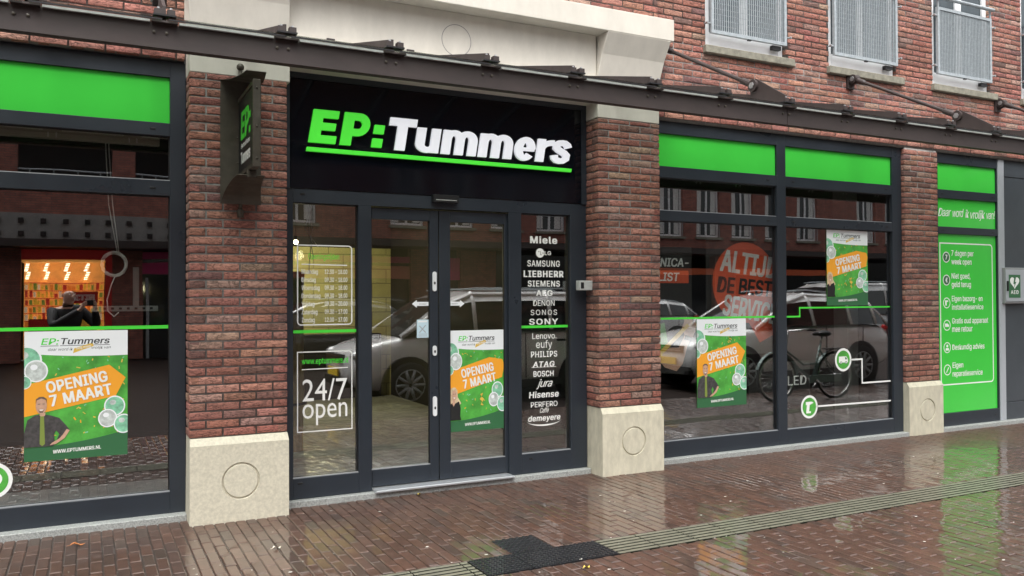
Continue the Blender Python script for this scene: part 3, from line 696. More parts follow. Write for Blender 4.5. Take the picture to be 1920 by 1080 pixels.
# ------------------------------------------------------------------ shop interior (seen through the panes)
def interior():
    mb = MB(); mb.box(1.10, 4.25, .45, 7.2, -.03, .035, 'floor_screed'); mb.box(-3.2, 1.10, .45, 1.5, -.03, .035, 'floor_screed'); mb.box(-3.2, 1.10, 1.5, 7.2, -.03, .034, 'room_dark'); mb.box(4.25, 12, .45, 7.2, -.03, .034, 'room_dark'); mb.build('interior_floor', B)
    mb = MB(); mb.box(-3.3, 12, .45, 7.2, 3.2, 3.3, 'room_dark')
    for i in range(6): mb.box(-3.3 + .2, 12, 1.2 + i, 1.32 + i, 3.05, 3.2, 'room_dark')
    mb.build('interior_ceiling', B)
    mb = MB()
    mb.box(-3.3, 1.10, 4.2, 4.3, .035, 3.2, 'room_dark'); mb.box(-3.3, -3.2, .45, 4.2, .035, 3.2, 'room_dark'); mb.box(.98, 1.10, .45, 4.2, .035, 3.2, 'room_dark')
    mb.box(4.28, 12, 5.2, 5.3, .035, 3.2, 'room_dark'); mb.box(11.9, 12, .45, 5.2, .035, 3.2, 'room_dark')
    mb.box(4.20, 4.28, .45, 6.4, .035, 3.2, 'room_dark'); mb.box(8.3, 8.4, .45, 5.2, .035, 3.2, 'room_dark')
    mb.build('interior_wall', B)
    mb = MB(); mb.box(1.16, 4.2, 6.4, 6.55, .035, 2.3, 'block_wall'); mb.box(1.16, 4.2, 6.4, 6.55, 2.3, 3.2, 'room_dark'); mb.box(1.10, 1.16, 2.2, 6.4, .035, 2.2, 'block_wall'); mb.box(1.10, 1.16, 2.2, 6.4, 2.2, 3.2, 'room_dark')  # shade above the lamplit part of the walls is put into the dark colour
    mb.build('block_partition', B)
    mb = MB(); mb.box(1.9, 4.0, 6.25, 6.37, .04, 1.0, 'room_dark'); bevel(mb.build('low_dark_panel'), .01); tag(bpy.data.objects['low_dark_panel'], 'low dark panel along the yellow lit back wall inside the shop', 'panel')  # low dark box in front of the foot of the wall
    mb = MB(); n = 26
    vs = [(1.25 + 2.75 * i / n, .62 + 4.6 * j / n, .045 + .02 * noise.noise(Vector((i * .5, j * .5, 0))) + .012 * noise.noise(Vector((i * 1.7, j * 1.7, 5)))) for j in range(n + 1) for i in range(n + 1)]
    mb.add(vs, [(j * (n + 1) + i, j * (n + 1) + i + 1, (j + 1) * (n + 1) + i + 1, (j + 1) * (n + 1) + i) for j in range(n) for i in range(n)], 'plastic_sheet')
    tag(mb.build('plastic_sheet', smooth=True), 'crumpled translucent plastic sheet covering the shop floor behind the doors', 'plastic sheet')
    mb = MB(); mb.box(3.50, 4.20, .80, .86, .035, 3.2, 'room_dark'); mb.build('dark_backdrop', B)  # dark sheet added behind the brand names to make that pane black
    # square pale column behind the right hand window
    mb = MB(); mb.box(8.02, 8.2, 1.0, 1.2, .035, 3.2, 'concrete'); mb.build('interior_column', B)
    # work lamp
    t = thing('work_lamp', (2.43, 5.0, 2.24), 'small bright work lamp hanging deep inside behind the opening hours', 'lamp')
    mb = MB(); mb.ball((2.43, 5.0, 2.27), .03, 'bulb'); mb.build('bulb', t, True)
    mb = MB(); mb.tube([(2.43, 5.0, 2.31), (2.43, 5.02, 2.7), (2.45, 5.05, 3.2)], .004, 'black_plastic', 6); mb.lathe((2.43, 5.0, 2.30), (0, 0, 1), [(.018, 0), (.02, .05), (.006, .06)], 'black_plastic', 12); mb.build('lamp_cord', t)
    ld = bpy.data.lights.new('work_lamp_light', 'POINT'); ld.energy = 26; ld.color = (1, .88, .52); ld.shadow_soft_size = .06
    lo = bpy.data.objects.new('work_lamp_light', ld); C.objects.link(lo); lo.location = (2.5, 5.1, 2.1)
    # wrapped roll standing behind the left side light, and loose cables
    mb = MB(); n = 20; prof = []
    for j in range(13):
        z = .04 + 1.75 * j / 12
        for i in range(n):
            a = 2 * math.pi * i / n; r = .20 + .05 * noise.noise(Vector((math.cos(a) * 1.5, math.sin(a) * 1.5, z * 2.2))) - .03 * (z / 1.8)
            prof.append((1.78 + r * math.cos(a) * .7, 2.3 + r * math.sin(a) * .7, z))
    mb.add(prof, [(j * n + i, j * n + (i + 1) % n, (j + 1) * n + (i + 1) % n, (j + 1) * n + i) for j in range(12) for i in range(n)] + [[12 * n + i for i in range(n)]], 'burlap')
    for z in (.5, 1.2): mb.lathe((1.78, 2.3, z), (0, 0, 1), [(.155, -.012), (.162, 0), (.155, .012)], 'black_plastic', 20)
    tag(mb.build('wrapped_roll', smooth=True), 'tall roll wrapped in yellowish sacking behind the opening hours pane', 'wrapped roll')
    mb = MB()
    for q in range(3): mb.tube([(1.62 + .05 * q, .9, 3.1), (1.60 + .06 * q, .92, 2.5), (1.66 - .03 * q, .9, 2.1), (1.63 + .04 * q, .9, 1.75 + .1 * q)], .0035, 'cable_white', 6)
    mb.ball((1.635, .9, 1.74), .012, 'leaf_yellow')
    tag(mb.build('hanging_cable', smooth=True), 'thin loose cables hanging from the ceiling behind the left side light', 'cables')
interior()
def coil():
    mb = MB(); cx, cz, y = .17, 1.775, .62
    for q in range(9):
        r = .078 + R.uniform(-.008, .008); ph = R.uniform(0, 6); yy = y + R.uniform(-.012, .012)
        mb.tube([(cx + r * math.cos(ph + 2 * math.pi * i / 30) + .003 * math.sin(3 * i), yy + .006 * math.sin(ph + i), cz + r * 1.05 * math.sin(ph + 2 * math.pi * i / 30)) for i in range(31)], .0036, 'cable_white', 5)
    mb.tube([(.10, y, 3.15), (.115, y, 2.6), (.135, y, 2.2), (.19, y, 1.86)], .0042, 'cable_white', 6); mb.tube([(.125, y, 3.15), (.135, y, 2.6), (.16, y, 2.2), (.20, y, 1.86)], .0042, 'cable_white', 6)
    mb.tube([(.18, y, 1.70), (.15, y - .02, 1.62), (.125, y, 1.52), (.13, y, 1.44), (.17, y - .02, 1.40), (.20, y, 1.43)], .0042, 'cable_white', 6)
    tag(mb.build('cable_coil', smooth=True), 'white coil of cable hanging from the ceiling behind the left shop window', 'cable coil')
    mb = MB(); y = .75
    mb.box(.02, .47, y, y + .03, 1.435, 1.475, 'trunking'); mb.box(.30, .34, y + .001, y + .029, 1.475, 1.76, 'trunking')
    for i in range(8): mb.box(.05 + i * .052, .07 + i * .052, y - .002, y, 1.448, 1.464, 'black_plastic')
    tag(bevel(mb.build('cable_trunking'), .003), 'pale slotted cable trunking seen behind the left shop window', 'trunking')
    mb = MB(); mb.tube([(-1.2, .55, .062), (-.4, .57, .06), (.1, .54, .06), (.5, .56, .062), (.9, .7, .06)], .009, 'black_plastic', 6)
    tag(mb.build('floor_cable', smooth=True), 'black cable lying on the floor behind the left window', 'cable')
coil()

# ------------------------------------------------------------------ canopy
def canopy():
    T = thing('glass_canopy', (5, -1.4, 2.8), 'dark brown steel canopy with glass panes and tie rods running along the shop front', 'canopy')
    yb, zt, zb = -1.40, 2.930, 2.806; x0, x1 = -4.2, 13.2
    mb = MB()
    prof = [(yb, zb), (yb, zt), (yb + .06, zt), (yb + .06, zt - .010), (yb + .008, zt - .012), (yb + .008, zb + .012), (yb + .06, zb + .010), (yb + .06, zb)]
    mb.prism(prof[::-1], 'x', x0, 4.655, 'steel_brown'); mb.prism(prof[::-1], 'x', 4.661, x1, 'steel_brown')
    mb.build('edge_beam', T)
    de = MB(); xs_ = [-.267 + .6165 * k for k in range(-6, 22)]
    for a, b in zip(xs_, xs_[1:]): de.box(a + .07, b - .07, yb - .016, yb + .045, zt + .0015, zt + .013, 'glint_pale')
    de.build('glint_strip', T)  # added strips: the flange's sky reflection painted as a pale line
    sl_ = .335 / 1.35
    rx = [-.267 + .6165 * k for k in range(-6, 22)]
    for i, x in enumerate(rx):
        r = MB(); yw = .165 if (x < .6 or x > 4.6) else .0
        if .6 < x < 4.6: yw = .015
        def zz(y): return 3.035 + (y + 1.35) * sl_
        h = .105
        r.prism([(-1.375, zz(-1.375)), (yw, zz(yw)), (yw, zz(yw) - h), (-1.375, zz(-1.375) - h)], 'x', x - .006, x + .006, 'steel_brown')
        r.box(x - .03, x + .03, yw - .01, yw, zz(yw) - .16, zz(yw) + .05, 'steel_brown')
        r.build('rafter', T)
        c = MB(); zc = zt + .03
        c.box(x - .062, x + .062, -1.43, -1.35, zt + .001, zt + .011, 'steel_brown')
        c.box(x - .050, x - .012, -1.425, -1.385, zt + .045, zt + .072, 'steel_brown'); c.box(x + .012, x + .05, -1.425, -1.385, zt + .045, zt + .072, 'steel_brown')
        c.box(x - .055, x + .055, -1.428, -1.37, zt + .036, zt + .045, 'black_plastic')
        for dx in (-.03, .03):
            c.lathe((x + dx, -1.412, zt + .072), (0, 0, 1), [(.007, 0), (.007, .010), (0, .012)], 'bolt_zinc', 8); c.lathe((x + dx - .02, yb, zt - .045), (0, -1, 0), [(.008, -.002), (.008, .007), (0, .009)], 'steel_sign', 8)
            c.lathe((x + dx, -1.36, zt - .03), (0, 0, 1), [(.006, -.02), (.006, .03)], 'bolt_zinc', 8)
        c.build('clamp', T)
        if i + 1 < len(rx):
            g = MB(); xa, xb = x + .016, rx[i + 1] - .016; y0, y1 = -1.445, -.02
            def zg(y): return zt + .020 + (y + 1.40) * sl_
            g.add([(xa, y0, zg(y0)), (xb, y0, zg(y0)), (xb, y1, zg(y1)), (xa, y1, zg(y1)), (xa, y0, zg(y0) + .014), (xb, y0, zg(y0) + .014), (xb, y1, zg(y1) + .014), (xa, y1, zg(y1) + .014)],
                  [(3, 2, 1, 0), (4, 5, 6, 7), (0, 1, 5, 4), (1, 2, 6, 5), (2, 3, 7, 6), (3, 0, 4, 7)], 'canopy_glass')
            g.box(xa, xb, y0 - .006, y0 - .001, zg(y0) - .002, zg(y0) + .006, 'black_plastic')
            go = g.build('glass_pane', T)
    for x in (.349, 4.665, 7.131, 9.597, 12.06):
        r = MB(); pw_, po = Vector((x, .10 if x > .6 else .1, 3.79)), Vector((x, -1.06, 3.175))
        d = (po - pw_).normalized()
        r.tube([pw_ + d * .10, po - d * .12], .0165, 'steel_brown', 10)
        r.tube([pw_ + d * .03, pw_ + d * .05, pw_ + d * .13, pw_ + d * .15], [.02, .026, .026, .018], 'steel_brown', 12)
        r.tube([po - d * .18, po - d * .16, po - d * .03, po - d * .01], [.018, .027, .027, .02], 'steel_brown', 12)
        for p in (pw_, po):
            r.lathe(p + Vector((-.035, 0, 0)), (1, 0, 0), [(0, 0), (.046, 0), (.046, .07), (0, .07)], 'steel_brown', 18)
            r.lathe(p + Vector((-.036, 0, 0)), (-1, 0, 0), [(.026, 0), (.026, .008), (.0, .010)], 'bolt_zinc', 6)
        r.box(x - .05, x + .05, YR - .025, YR - .004, 3.70, 3.87, 'steel_brown')
        r.prism([(.11, 3.84), (YR - .025, 3.86), (YR - .025, 3.71), (.06, 3.75)], 'x', x - .008, x + .008, 'steel_brown')
        # triangular gusset on the rafter end
        r.prism([(-1.01, 3.21), (-1.08, 3.225), (-1.385, 3.03), (-1.385, 2.95), (-1.02, 3.04)], 'x', x - .0085, x + .0085, 'steel_brown')
        r.build('tie_rod', T)
canopy()

# ------------------------------------------------------------------ main shop sign
def shop_sign():
    T = thing('shop_sign', (2.58, .2, 2.34), 'wide glossy black fascia sign with green and white raised letters over the entrance', 'shop sign')
    p = MB(); p.box(1.325, 3.838, .195, .30, 2.338, 3.155, 'sign_black'); bevel(p.build('sign_panel', T), .004)
    p = MB(); p.box(1.262, 1.3245, .19, .29, 2.335, 3.2, 'frame_grey'); p.box(3.8385, 3.89, .19, .29, 2.335, 3.2, 'frame_grey'); p.box(1.3245, 3.8385, .192, .29, 3.156, 3.2, 'frame_grey'); p.build('sign_frame', T)
    y0, y1 = .172, .1945
    z0, z1 = 2.683, 2.934; h = z1 - z0; sh = .17
    def P(pts, ox): return [(ox + x + sh * z, z0 + z) for x, z in pts]
    # E
    e = MB(); wE, b = .200, .060
    e.slab(P([(0, 0), (wE + .005, 0), (wE + .005, b), (.083, b), (.083, .098), (wE - .012, .098), (wE - .012, .155), (.083, .155), (.083, h - b), (wE - .002, h - b), (wE - .002, h), (0, h)], 1.455), y0, y1, 'sign_green')
    bevel(e.build('letter', T), .003)
    # P with a counter
    q = MB(); ox = 1.693; out = [(0, 0), (.083, 0), (.083, .075)]
    cx, cz, ro = .122, .163, .088
    out += [(cx + ro * math.cos(a), cz + ro * math.sin(a)) for a in [(-math.pi / 2 + math.pi * i / 12) for i in range(13)]] + [(0, h)]
    inn = [(.083, .13)] + [(.116 + .033 * math.cos(a), .163 + .033 * math.sin(a)) for a in [(-math.pi / 2 + math.pi * i / 8) for i in range(9)]] + [(.083, .196)]
    O2, I2 = P(out, ox), P(inn, ox)
    # ring bridge: outer contour joined to the counter through the stem side
    left = [O2[0], O2[1], O2[2]]
    s1 = [P([(0, 0), (.083, 0), (.083, h), (0, h)], ox)]
    q.slab(s1[0], y0, y1, 'sign_green')
    outer = [(.083, .075)] + out[3:16] + [(.083, h)]
    ring = outer + [(.083, .196)] + [(.116 + .033 * math.cos(a), .163 + .033 * math.sin(a)) for a in [(math.pi / 2 - math.pi * i / 8) for i in range(9)]] + [(.083, .13)]
    q.slab(P(ring, ox), y0, y1, 'sign_green')
    q.build('letter', T)
    c = MB()
    for zz in (.0, .106): c.slab(P([(0, zz), (.083, zz), (.083, zz + .070), (0, zz + .070)], 1.938), y0, y1, 'sign_green')
    bevel(c.build('letter', T), .003)
    # Tummers
    # Tummers, drawn as heavy grotesque strokes; unit = cap height
    k = .252; base = 2.677; xh = .77; t, tz = .30, .185; lay = [0]
    def glyph(ox, parts):
        g = MB()
        for pts in parts:
            lay[0] = (lay[0] + 1) % 4
            g.slab([(ox + x * k + .16 * z * k, base + z * k) for x, z in pts], y0 - .0004 * lay[0], y1, 'sign_white')
        g.build('letter', T)
    def rc(x0, x1, z0, z1): return [(x0, z0), (x1, z0), (x1, z1), (x0, z1)]
    def stroke(c, a=t, b=tz):
        L_, R_ = [], []
        for i, p in enumerate(c):
            q, r_ = c[max(i - 1, 0)], c[min(i + 1, len(c) - 1)]; dx, dz = r_[0] - q[0], r_[1] - q[1]; l_ = math.hypot(dx, dz) or 1; nx, nz = -dz / l_, dx / l_
            L_.append((p[0] + nx * a / 2, p[1] + nz * b / 2)); R_.append((p[0] - nx * a / 2, p[1] - nz * b / 2))
        return [[L_[i], L_[i + 1], R_[i + 1], R_[i]] for i in range(len(c) - 1)]
    def ring(c, a=t, b=tz):
        q = stroke(c, a, b); return [[p[0] for p in q] + [q[-1][1], q[-1][2]] + [p[3] for p in reversed(q)]]
    def arc(cx, cz, rx, rz, a0, a1, n=14): return [(cx + rx * math.cos(rad(a0 + (a1 - a0) * i / n)), cz + rz * math.sin(rad(a0 + (a1 - a0) * i / n))) for i in range(n + 1)]
    glyph(2.056, [rc(0, .885, .755, 1), rc(.275, .60, 0, .756)])
    w_ = .79; glyph(2.289, [rc(w_ - t, w_, 0, xh)] + ring([(t / 2, xh), (t / 2, .34)] + arc(w_ / 2, .27, w_ / 2 - t / 2, .27 - tz / 2 + .01, 180, 330)))
    def em(ox):
        w_ = 1.205; c2, c3 = w_ / 2, w_ - t / 2
        glyph(ox, [rc(0, t, 0, xh)] + ring(arc(t / 2 + (c2 - t / 2) / 2, .47, (c2 - t / 2) / 2, xh + .015 - tz / 2 - .47, 165, 0) + [(c2, .3), (c2, 0)]) + ring(arc(c2 + (c3 - c2) / 2, .47, (c3 - c2) / 2, xh + .015 - tz / 2 - .47, 165, 0) + [(c3, .3), (c3, 0)]))
    em(2.513); em(2.839)
    w_ = .77; glyph(3.163, ring(arc(w_ / 2, xh / 2, w_ / 2 - t / 2, xh / 2 + .015 - tz / 2, 0, 322, 30)) + [rc(t * .8, w_ - .03, xh / 2 - .065, xh / 2 + .045)])
    w_ = .60; glyph(3.373, [rc(0, t, 0, xh)] + ring(arc(w_ + .02, .40, w_ + .02 - t / 2, xh + .01 - tz / 2 - .42, 168, 88)))
    w_ = .74; glyph(3.518, ring([(w_ - .11, .53), (w_ - .15, .62), (w_ - .26, .688), (w_ / 2, .695), (.24, .68), (.155, .61), (.16, .52), (.25, .455), (w_ / 2, .40), (w_ - .24, .345), (w_ - .15, .27), (w_ - .155, .165), (w_ - .26, .09), (w_ / 2 - .02, .072), (.22, .095), (.14, .16), (.115, .26)], .285, .195))
    u = MB(); u.slab([(1.440, 2.616), (3.725, 2.606), (3.730, 2.636), (1.446, 2.648)], y0, y1, 'sign_green'); bevel(u.build('underline', T), .002)
shop_sign()

# ------------------------------------------------------------------ projecting sign on the left pillar
def projecting_sign():
    T = thing('projecting_sign', (.945, -.03, 2.17), 'brown metal projecting sign with curved cover plates on the left brick pillar', 'sign')
    m = 'steel_sign'
    xc = .94
    # back plate (slightly hollow) and flared top and bottom sheets
    mb = MB(); n = 8
    def sheet(rows, th=.004):
        vs = []; k = len(rows); 
        for x0, x1, y, z in rows: vs += [(x0, y, z), ((x0 + x1) / 2, y + .0, z), (x1, y, z)]
        for x0, x1, y, z in rows: vs += [(x0, y + th, z + th), ((x0 + x1) / 2, y + th, z + th), (x1, y + th, z + th)]
        o = 3 * k; fs = []
        for i in range(k - 1):
            for q in (0, 1): fs.append((3 * i + q, 3 * i + q + 1, 3 * i + q + 4, 3 * i + q + 3)); fs.append((o + 3 * i + q, o + 3 * i + q + 3, o + 3 * i + q + 4, o + 3 * i + q + 1))
            fs.append((3 * i, 3 * i + 3, o + 3 * i + 3, o + 3 * i)); fs.append((3 * i + 2, o + 3 * i + 2, o + 3 * i + 5, 3 * i + 5))
        fs.append((0, o, o + 1, 1)); fs.append((1, o + 1, o + 2, 2)); e = 3 * (k - 1); fs.append((e, e + 1, o + e + 1, o + e)); fs.append((e + 1, e + 2, o + e + 2, o + e + 1))
        mb.add(vs, fs, m)
    rows = []
    for i in range(n + 1):                                   # bottom sheet: from the wall out and up
        a = i / n; y = -.05 - .42 * (1 - math.cos(a * math.pi / 2)) ** .9; z = 2.172 + .145 * math.sin(a * math.pi / 2) ; w_ = .135 - .052 * a
        rows.append((xc - w_ , xc + w_, y, z))
    sheet(rows)
    rows = [(xc - .135, xc + .135, -.05, 2.176), (xc - .135, xc + .135, -.042, 2.6), (xc - .135, xc + .135, -.05, 3.02)]
    sheet(rows)
    rows = []
    for i in range(n + 1):                                   # top sheet: a wave out over the panel
        a = i / n; y = -.05 - .60 * a; z = 3.018 - .055 * math.sin(a * math.pi * .55) - .04 * a + .02 * a * a; w_ = .135 - .075 * a
        rows.append((xc - w_, xc + w_, y, z))
    sheet(rows)
    mb.build('cover_plate', T)
    p = MB(); p.tube([(xc + .0, -.03, 2.10), (xc, -.03, 3.11)], .012, m, 10); p.ball((xc, -.03, 3.125), .026, m); p.lathe((xc, -.03, 2.085), (0, 0, 1), [(0, 0), (.022, 0), (.022, .05), (.012, .06)], m, 12); p.build('pole', T, True)
    s = MB(); s.box(xc - .018, xc + .018, -.625, -.07, 2.375, 2.86, 'sign_face'); bevel(s.build('sign_box', T), .003)
    f = MB()
    f.box(xc - .024, xc + .024, -.66, -.6255, 2.345, 2.895, m); f.box(xc - .024, xc + .024, -.625, -.07, 2.3445, 2.3745, m); f.box(xc - .024, xc + .024, -.625, -.07, 2.8605, 2.89, m)
    f.box(xc - .03, xc + .03, -.5, -.45, 2.30, 2.344, m)
    for z in (2.40, 2.60, 2.84): f.lathe((xc, -.66, z), (0, -1, 0), [(.008, 0), (.007, .006), (0, .007)], m, 8)
    for z in (2.45, 2.62): f.lathe((xc - .024, -.09, z), (-1, 0, 0), [(.009, 0), (.008, .007), (0, .008)], m, 8)
    bevel(f.build('sign_edge', T), .003)
    def side_text(txt, y0, y1, z0, z1, mt, bold, shear=0):
        g = MB(); g.text(txt, 0, 1, 0, 1, 0, mt, bold=bold, shear=shear)
        o = MB(); o.mats = g.mats; o.f = g.f; o.m = g.m; o.c = g.c
        o.v = [(xc - .0188 + v[1], y0 + (y1 - y0) * v[0], z0 + (z1 - z0) * v[2]) for v in g.v]
        o.build('lettering', T)
    side_text('EP:', -.17, -.55, 2.585, 2.775, 'vinyl_green', .04, .12)
    side_text('ElectronicPartner', -.18, -.52, 2.53, 2.565, 'vinyl_white', .025)
    side_text('Tummers', -.17, -.53, 2.425, 2.505, 'vinyl_white', .035, .1)
projecting_sign()

# ------------------------------------------------------------------ posters
def poster(x0, x1, z0, z1, y, man, label, seed):
    T = thing('poster', ((x0 + x1) / 2, y, z0), label, 'poster', 'opening posters on the shop glass')
    W, H = x1 - x0, z1 - z0; rr = random.Random(seed)
    X = lambda u: x0 + W * u
    Z = lambda v: z0 + H * v
    pp = lambda pts: [(X(max(0, min(1, u))), Z(max(0, min(1, v)))) for u, v in pts]
    sh = MB(); sh.box(x0, x1, y, y + .0015, z0, z1, 'print_green')
    sh.poly(pp([(0, 1), (1, 1), (1, .80)] + [(1 - i / 10, .80 + .03 * (i / 10) - .012 * math.sin(math.pi * i / 10)) for i in range(1, 11)]), y - .0005, 'paper_white')
    sh.poly(pp([(0, 0), (1, 0), (1, .20)] + [(1 - i / 10, .105 + .095 * (1 - i / 10) ** 2) for i in range(1, 11)]), y - .0005, 'print_darkgreen')
    # confetti
    for _ in range(60):
        u, v = rr.uniform(.22, .98), rr.uniform(.18, .80); a = rr.uniform(0, 3); l_, t_ = rr.uniform(.007, .02), rr.uniform(.004, .008)
        sh.poly([(X(u) + W * (l_ * math.cos(a) * s1 - t_ * math.sin(a) * s2), Z(v) + W * (l_ * math.sin(a) * s1 + t_ * math.cos(a) * s2)) for s1, s2 in ((-1, -1), (1, -.6), (1, 1), (-1, .8))], y - .0007, rr.choice(['print_gold', 'print_gold', 'print_orange', 'print_mint']))
    sh.build('sheet', T)
    if man: arrow = [(0, .345), (0, .59), (.815, .725), (.98, .62), (.88, .475)]
    else: arrow = [(0, .35), (0, .585), (.18, .63), (.72, .725), (.97, .70), (1, .64), (.96, .52), (.5, .44)]
    a = MB(); a.poly(pp(arrow), y - .0009, 'print_orange')
    a.text('OPENING', X(.20), X(.80), Z(.555), Z(.645), y - .0030, 'vinyl_white', bold=.028, rot=rad(10), sp=1.04)
    a.text('7 MAART', X(.235), X(.845), Z(.452), Z(.54), y - .0030, 'vinyl_white', bold=.028, rot=rad(10), sp=1.04)
    a.build('arrow_banner', T)
    h = MB()
    h.text('EP:', X(.155), X(.325), Z(.895), Z(.945), y - .0009, 'vinyl_green', bold=.012, shear=.2); h.text('Tummers', X(.345), X(.82), Z(.895), Z(.945), y - .0009, 'vinyl_dark', bold=.015, shear=.2)
    h.poly(pp([(.15, .884), (.32, .884), (.32, .888), (.15, .888)]), y - .0009, 'vinyl_dark'); h.poly(pp([(.335, .884), (.82, .884), (.82, .888), (.335, .888)]), y - .0009, 'vinyl_dark')
    h.text('daar word ik', X(.22), X(.46), Z(.848), Z(.87), y - .0009, 'vinyl_dark', shear=.3); h.text('vrolijk van', X(.64), X(.83), Z(.85), Z(.876), y - .0009, 'vinyl_dark', shear=.3)
    h.poly(pp([(.46, .825), (.47, .862), (.65, .905), (.66, .878), (.52, .842)]), y - .0011, 'print_gold'); h.text('nóg meer', X(.49), X(.64), Z(.858), Z(.882), y - .0013, 'paper_white', bold=.01, rot=rad(11))
    h.build('header_print', T)
    f = MB(); f.text('WWW.EPTUMMERS.NL', X(.27), X(.735), Z(.055), Z(.084), y - .0009, 'vinyl_white', bold=.022, shear=.08, rot=rad(2)); f.build('web_address', T)
    b = MB()
    for bi, (u, v, r, m) in enumerate(((.02, .78, .13, 'print_mint'), (.11, .695, .10, 'print_silver'), (.0, .61, .06, 'print_mint'), (.87, .395, .095, 'print_mint'), (.80, .30, .085, 'print_silver'), (.96, .25, .09, 'print_mint'))):
        if bi == 3: b.build('balloon_print', T); b = MB()
        ci = [(u + r * 1.12 * math.cos(t * .2244), v + r * .86 * math.sin(t * .2244)) for t in range(28)]
        if min(p[0] for p in ci) < 0 or max(p[0] for p in ci) > 1: pass
        yb_ = y - .0010 - bi * .00025
        b.poly(pp(ci), yb_, 'paper_white')
        b.poly(pp([(u + r * .98 * math.cos(t * .2244), v + r * .75 * math.sin(t * .2244)) for t in range(28)]), yb_ - .00007, m)
        b.poly(pp([(u - r * .2 + r * .35 * math.cos(t * .45), v + r * .3 + r * .22 * math.sin(t * .45)) for t in range(14)]), yb_ - .00014, 'paper_white' if m == 'print_silver' else 'print_silver')
    b.build('balloon_print', T)
    g = MB(); yy = y - .0040
    if man:
        g.poly(pp([(.0, .11), (.0, .22), (.03, .32), (.10, .355), (.17, .36), (.24, .35), (.33, .325), (.40, .26), (.43, .225), (.40, .19), (.345, .165), (.30, .145), (.33, .20), (.30, .23), (.28, .20), (.29, .125), (.27, .11)]), yy, 'print_shirt')
        g.poly(pp([(.145, .37), (.20, .37), (.195, .35), (.17, .335), (.145, .35)]), yy - .0002, 'print_skin')
        g.poly(pp([(.40, .235), (.43, .225), (.38, .165), (.30, .125), (.24, .118), (.26, .135), (.33, .165), (.36, .19)]), yy - .0003, 'print_skin')
        g.poly(pp([(.15, .345), (.185, .345), (.195, .13), (.17, .115), (.145, .13)]), yy - .0004, 'print_tie')
        g.poly(pp([(.16 + .052 * math.cos(t * .3), .425 + .062 * math.sin(t * .3)) for t in range(21)]), yy - .0004, 'print_skin')
        g.poly(pp([(.108, .44), (.11, .478), (.14, .495), (.18, .495), (.21, .478), (.212, .44), (.203, .47), (.16, .482), (.117, .47)]), yy - .0006, 'print_hair')
        g.poly(pp([(.13, .40), (.145, .372), (.175, .372), (.19, .40), (.175, .385), (.145, .385)]), yy - .0006, 'print_hair')
        g.poly(pp([(.142, .397), (.18, .397), (.17, .389), (.15, .389)]), yy - .0008, 'vinyl_white')
        for u in (.138, .182): g.poly(pp([(u - .011, .437), (u + .011, .437), (u + .011, .442), (u - .011, .442)]), yy - .0006, 'print_hair')
    else:
        g.poly(pp([(.0, .12), (.0, .40), (.03, .435), (.09, .44), (.13, .41), (.14, .34), (.20, .28), (.10, .22)]), yy, 'print_blond')
        g.poly(pp([(.0, .115), (.0, .27), (.05, .29), (.09, .28), (.16, .30), (.19, .23), (.18, .15), (.20, .115)]), yy - .0002, 'print_black')
        g.poly(pp([(.075 + .045 * math.cos(t * .3), .36 + .052 * math.sin(t * .3)) for t in range(21)]), yy - .0004, 'print_skin')
        g.poly(pp([(.04, .28), (.05, .32), (.09, .32), (.09, .28), (.065, .25)]), yy - .0003, 'print_skin')
        g.poly(pp([(.06, .34), (.095, .34), (.085, .33), (.07, .33)]), yy - .0006, 'vinyl_white')
        for u in (.06, .095): g.poly(pp([(u - .009, .372), (u + .009, .372), (u + .009, .377), (u - .009, .377)]), yy - .0006, 'print_hair')
        rb = MB(); rb.poly(pp([(.55, .36), (.60, .37), (.57, .33), (.62, .31), (.575, .27), (.61, .245), (.555, .25), (.58, .285), (.535, .31), (.575, .335)]), yy, 'print_gold'); rb.build('ribbon_print', T)
    g.build('portrait_print', T)
poster(-.365, .245, .468, 1.314, LF + .0355, True, 'opening poster with a man in a tie behind the leftmost shop window', 1)
poster(2.613, 3.104, .437, 1.258, DF + .0455, False, 'opening poster with a blond woman on the right glass door leaf', 2)
poster(5.143, 5.752, .472, 1.312, RF + .0355, True, 'opening poster with a man in a tie hung under the green strip beside a pillar', 3)
poster(6.862, 7.472, 1.428, 2.230, RF + .0355, False, 'opening poster with a blond woman hung high in the right shop window', 4)

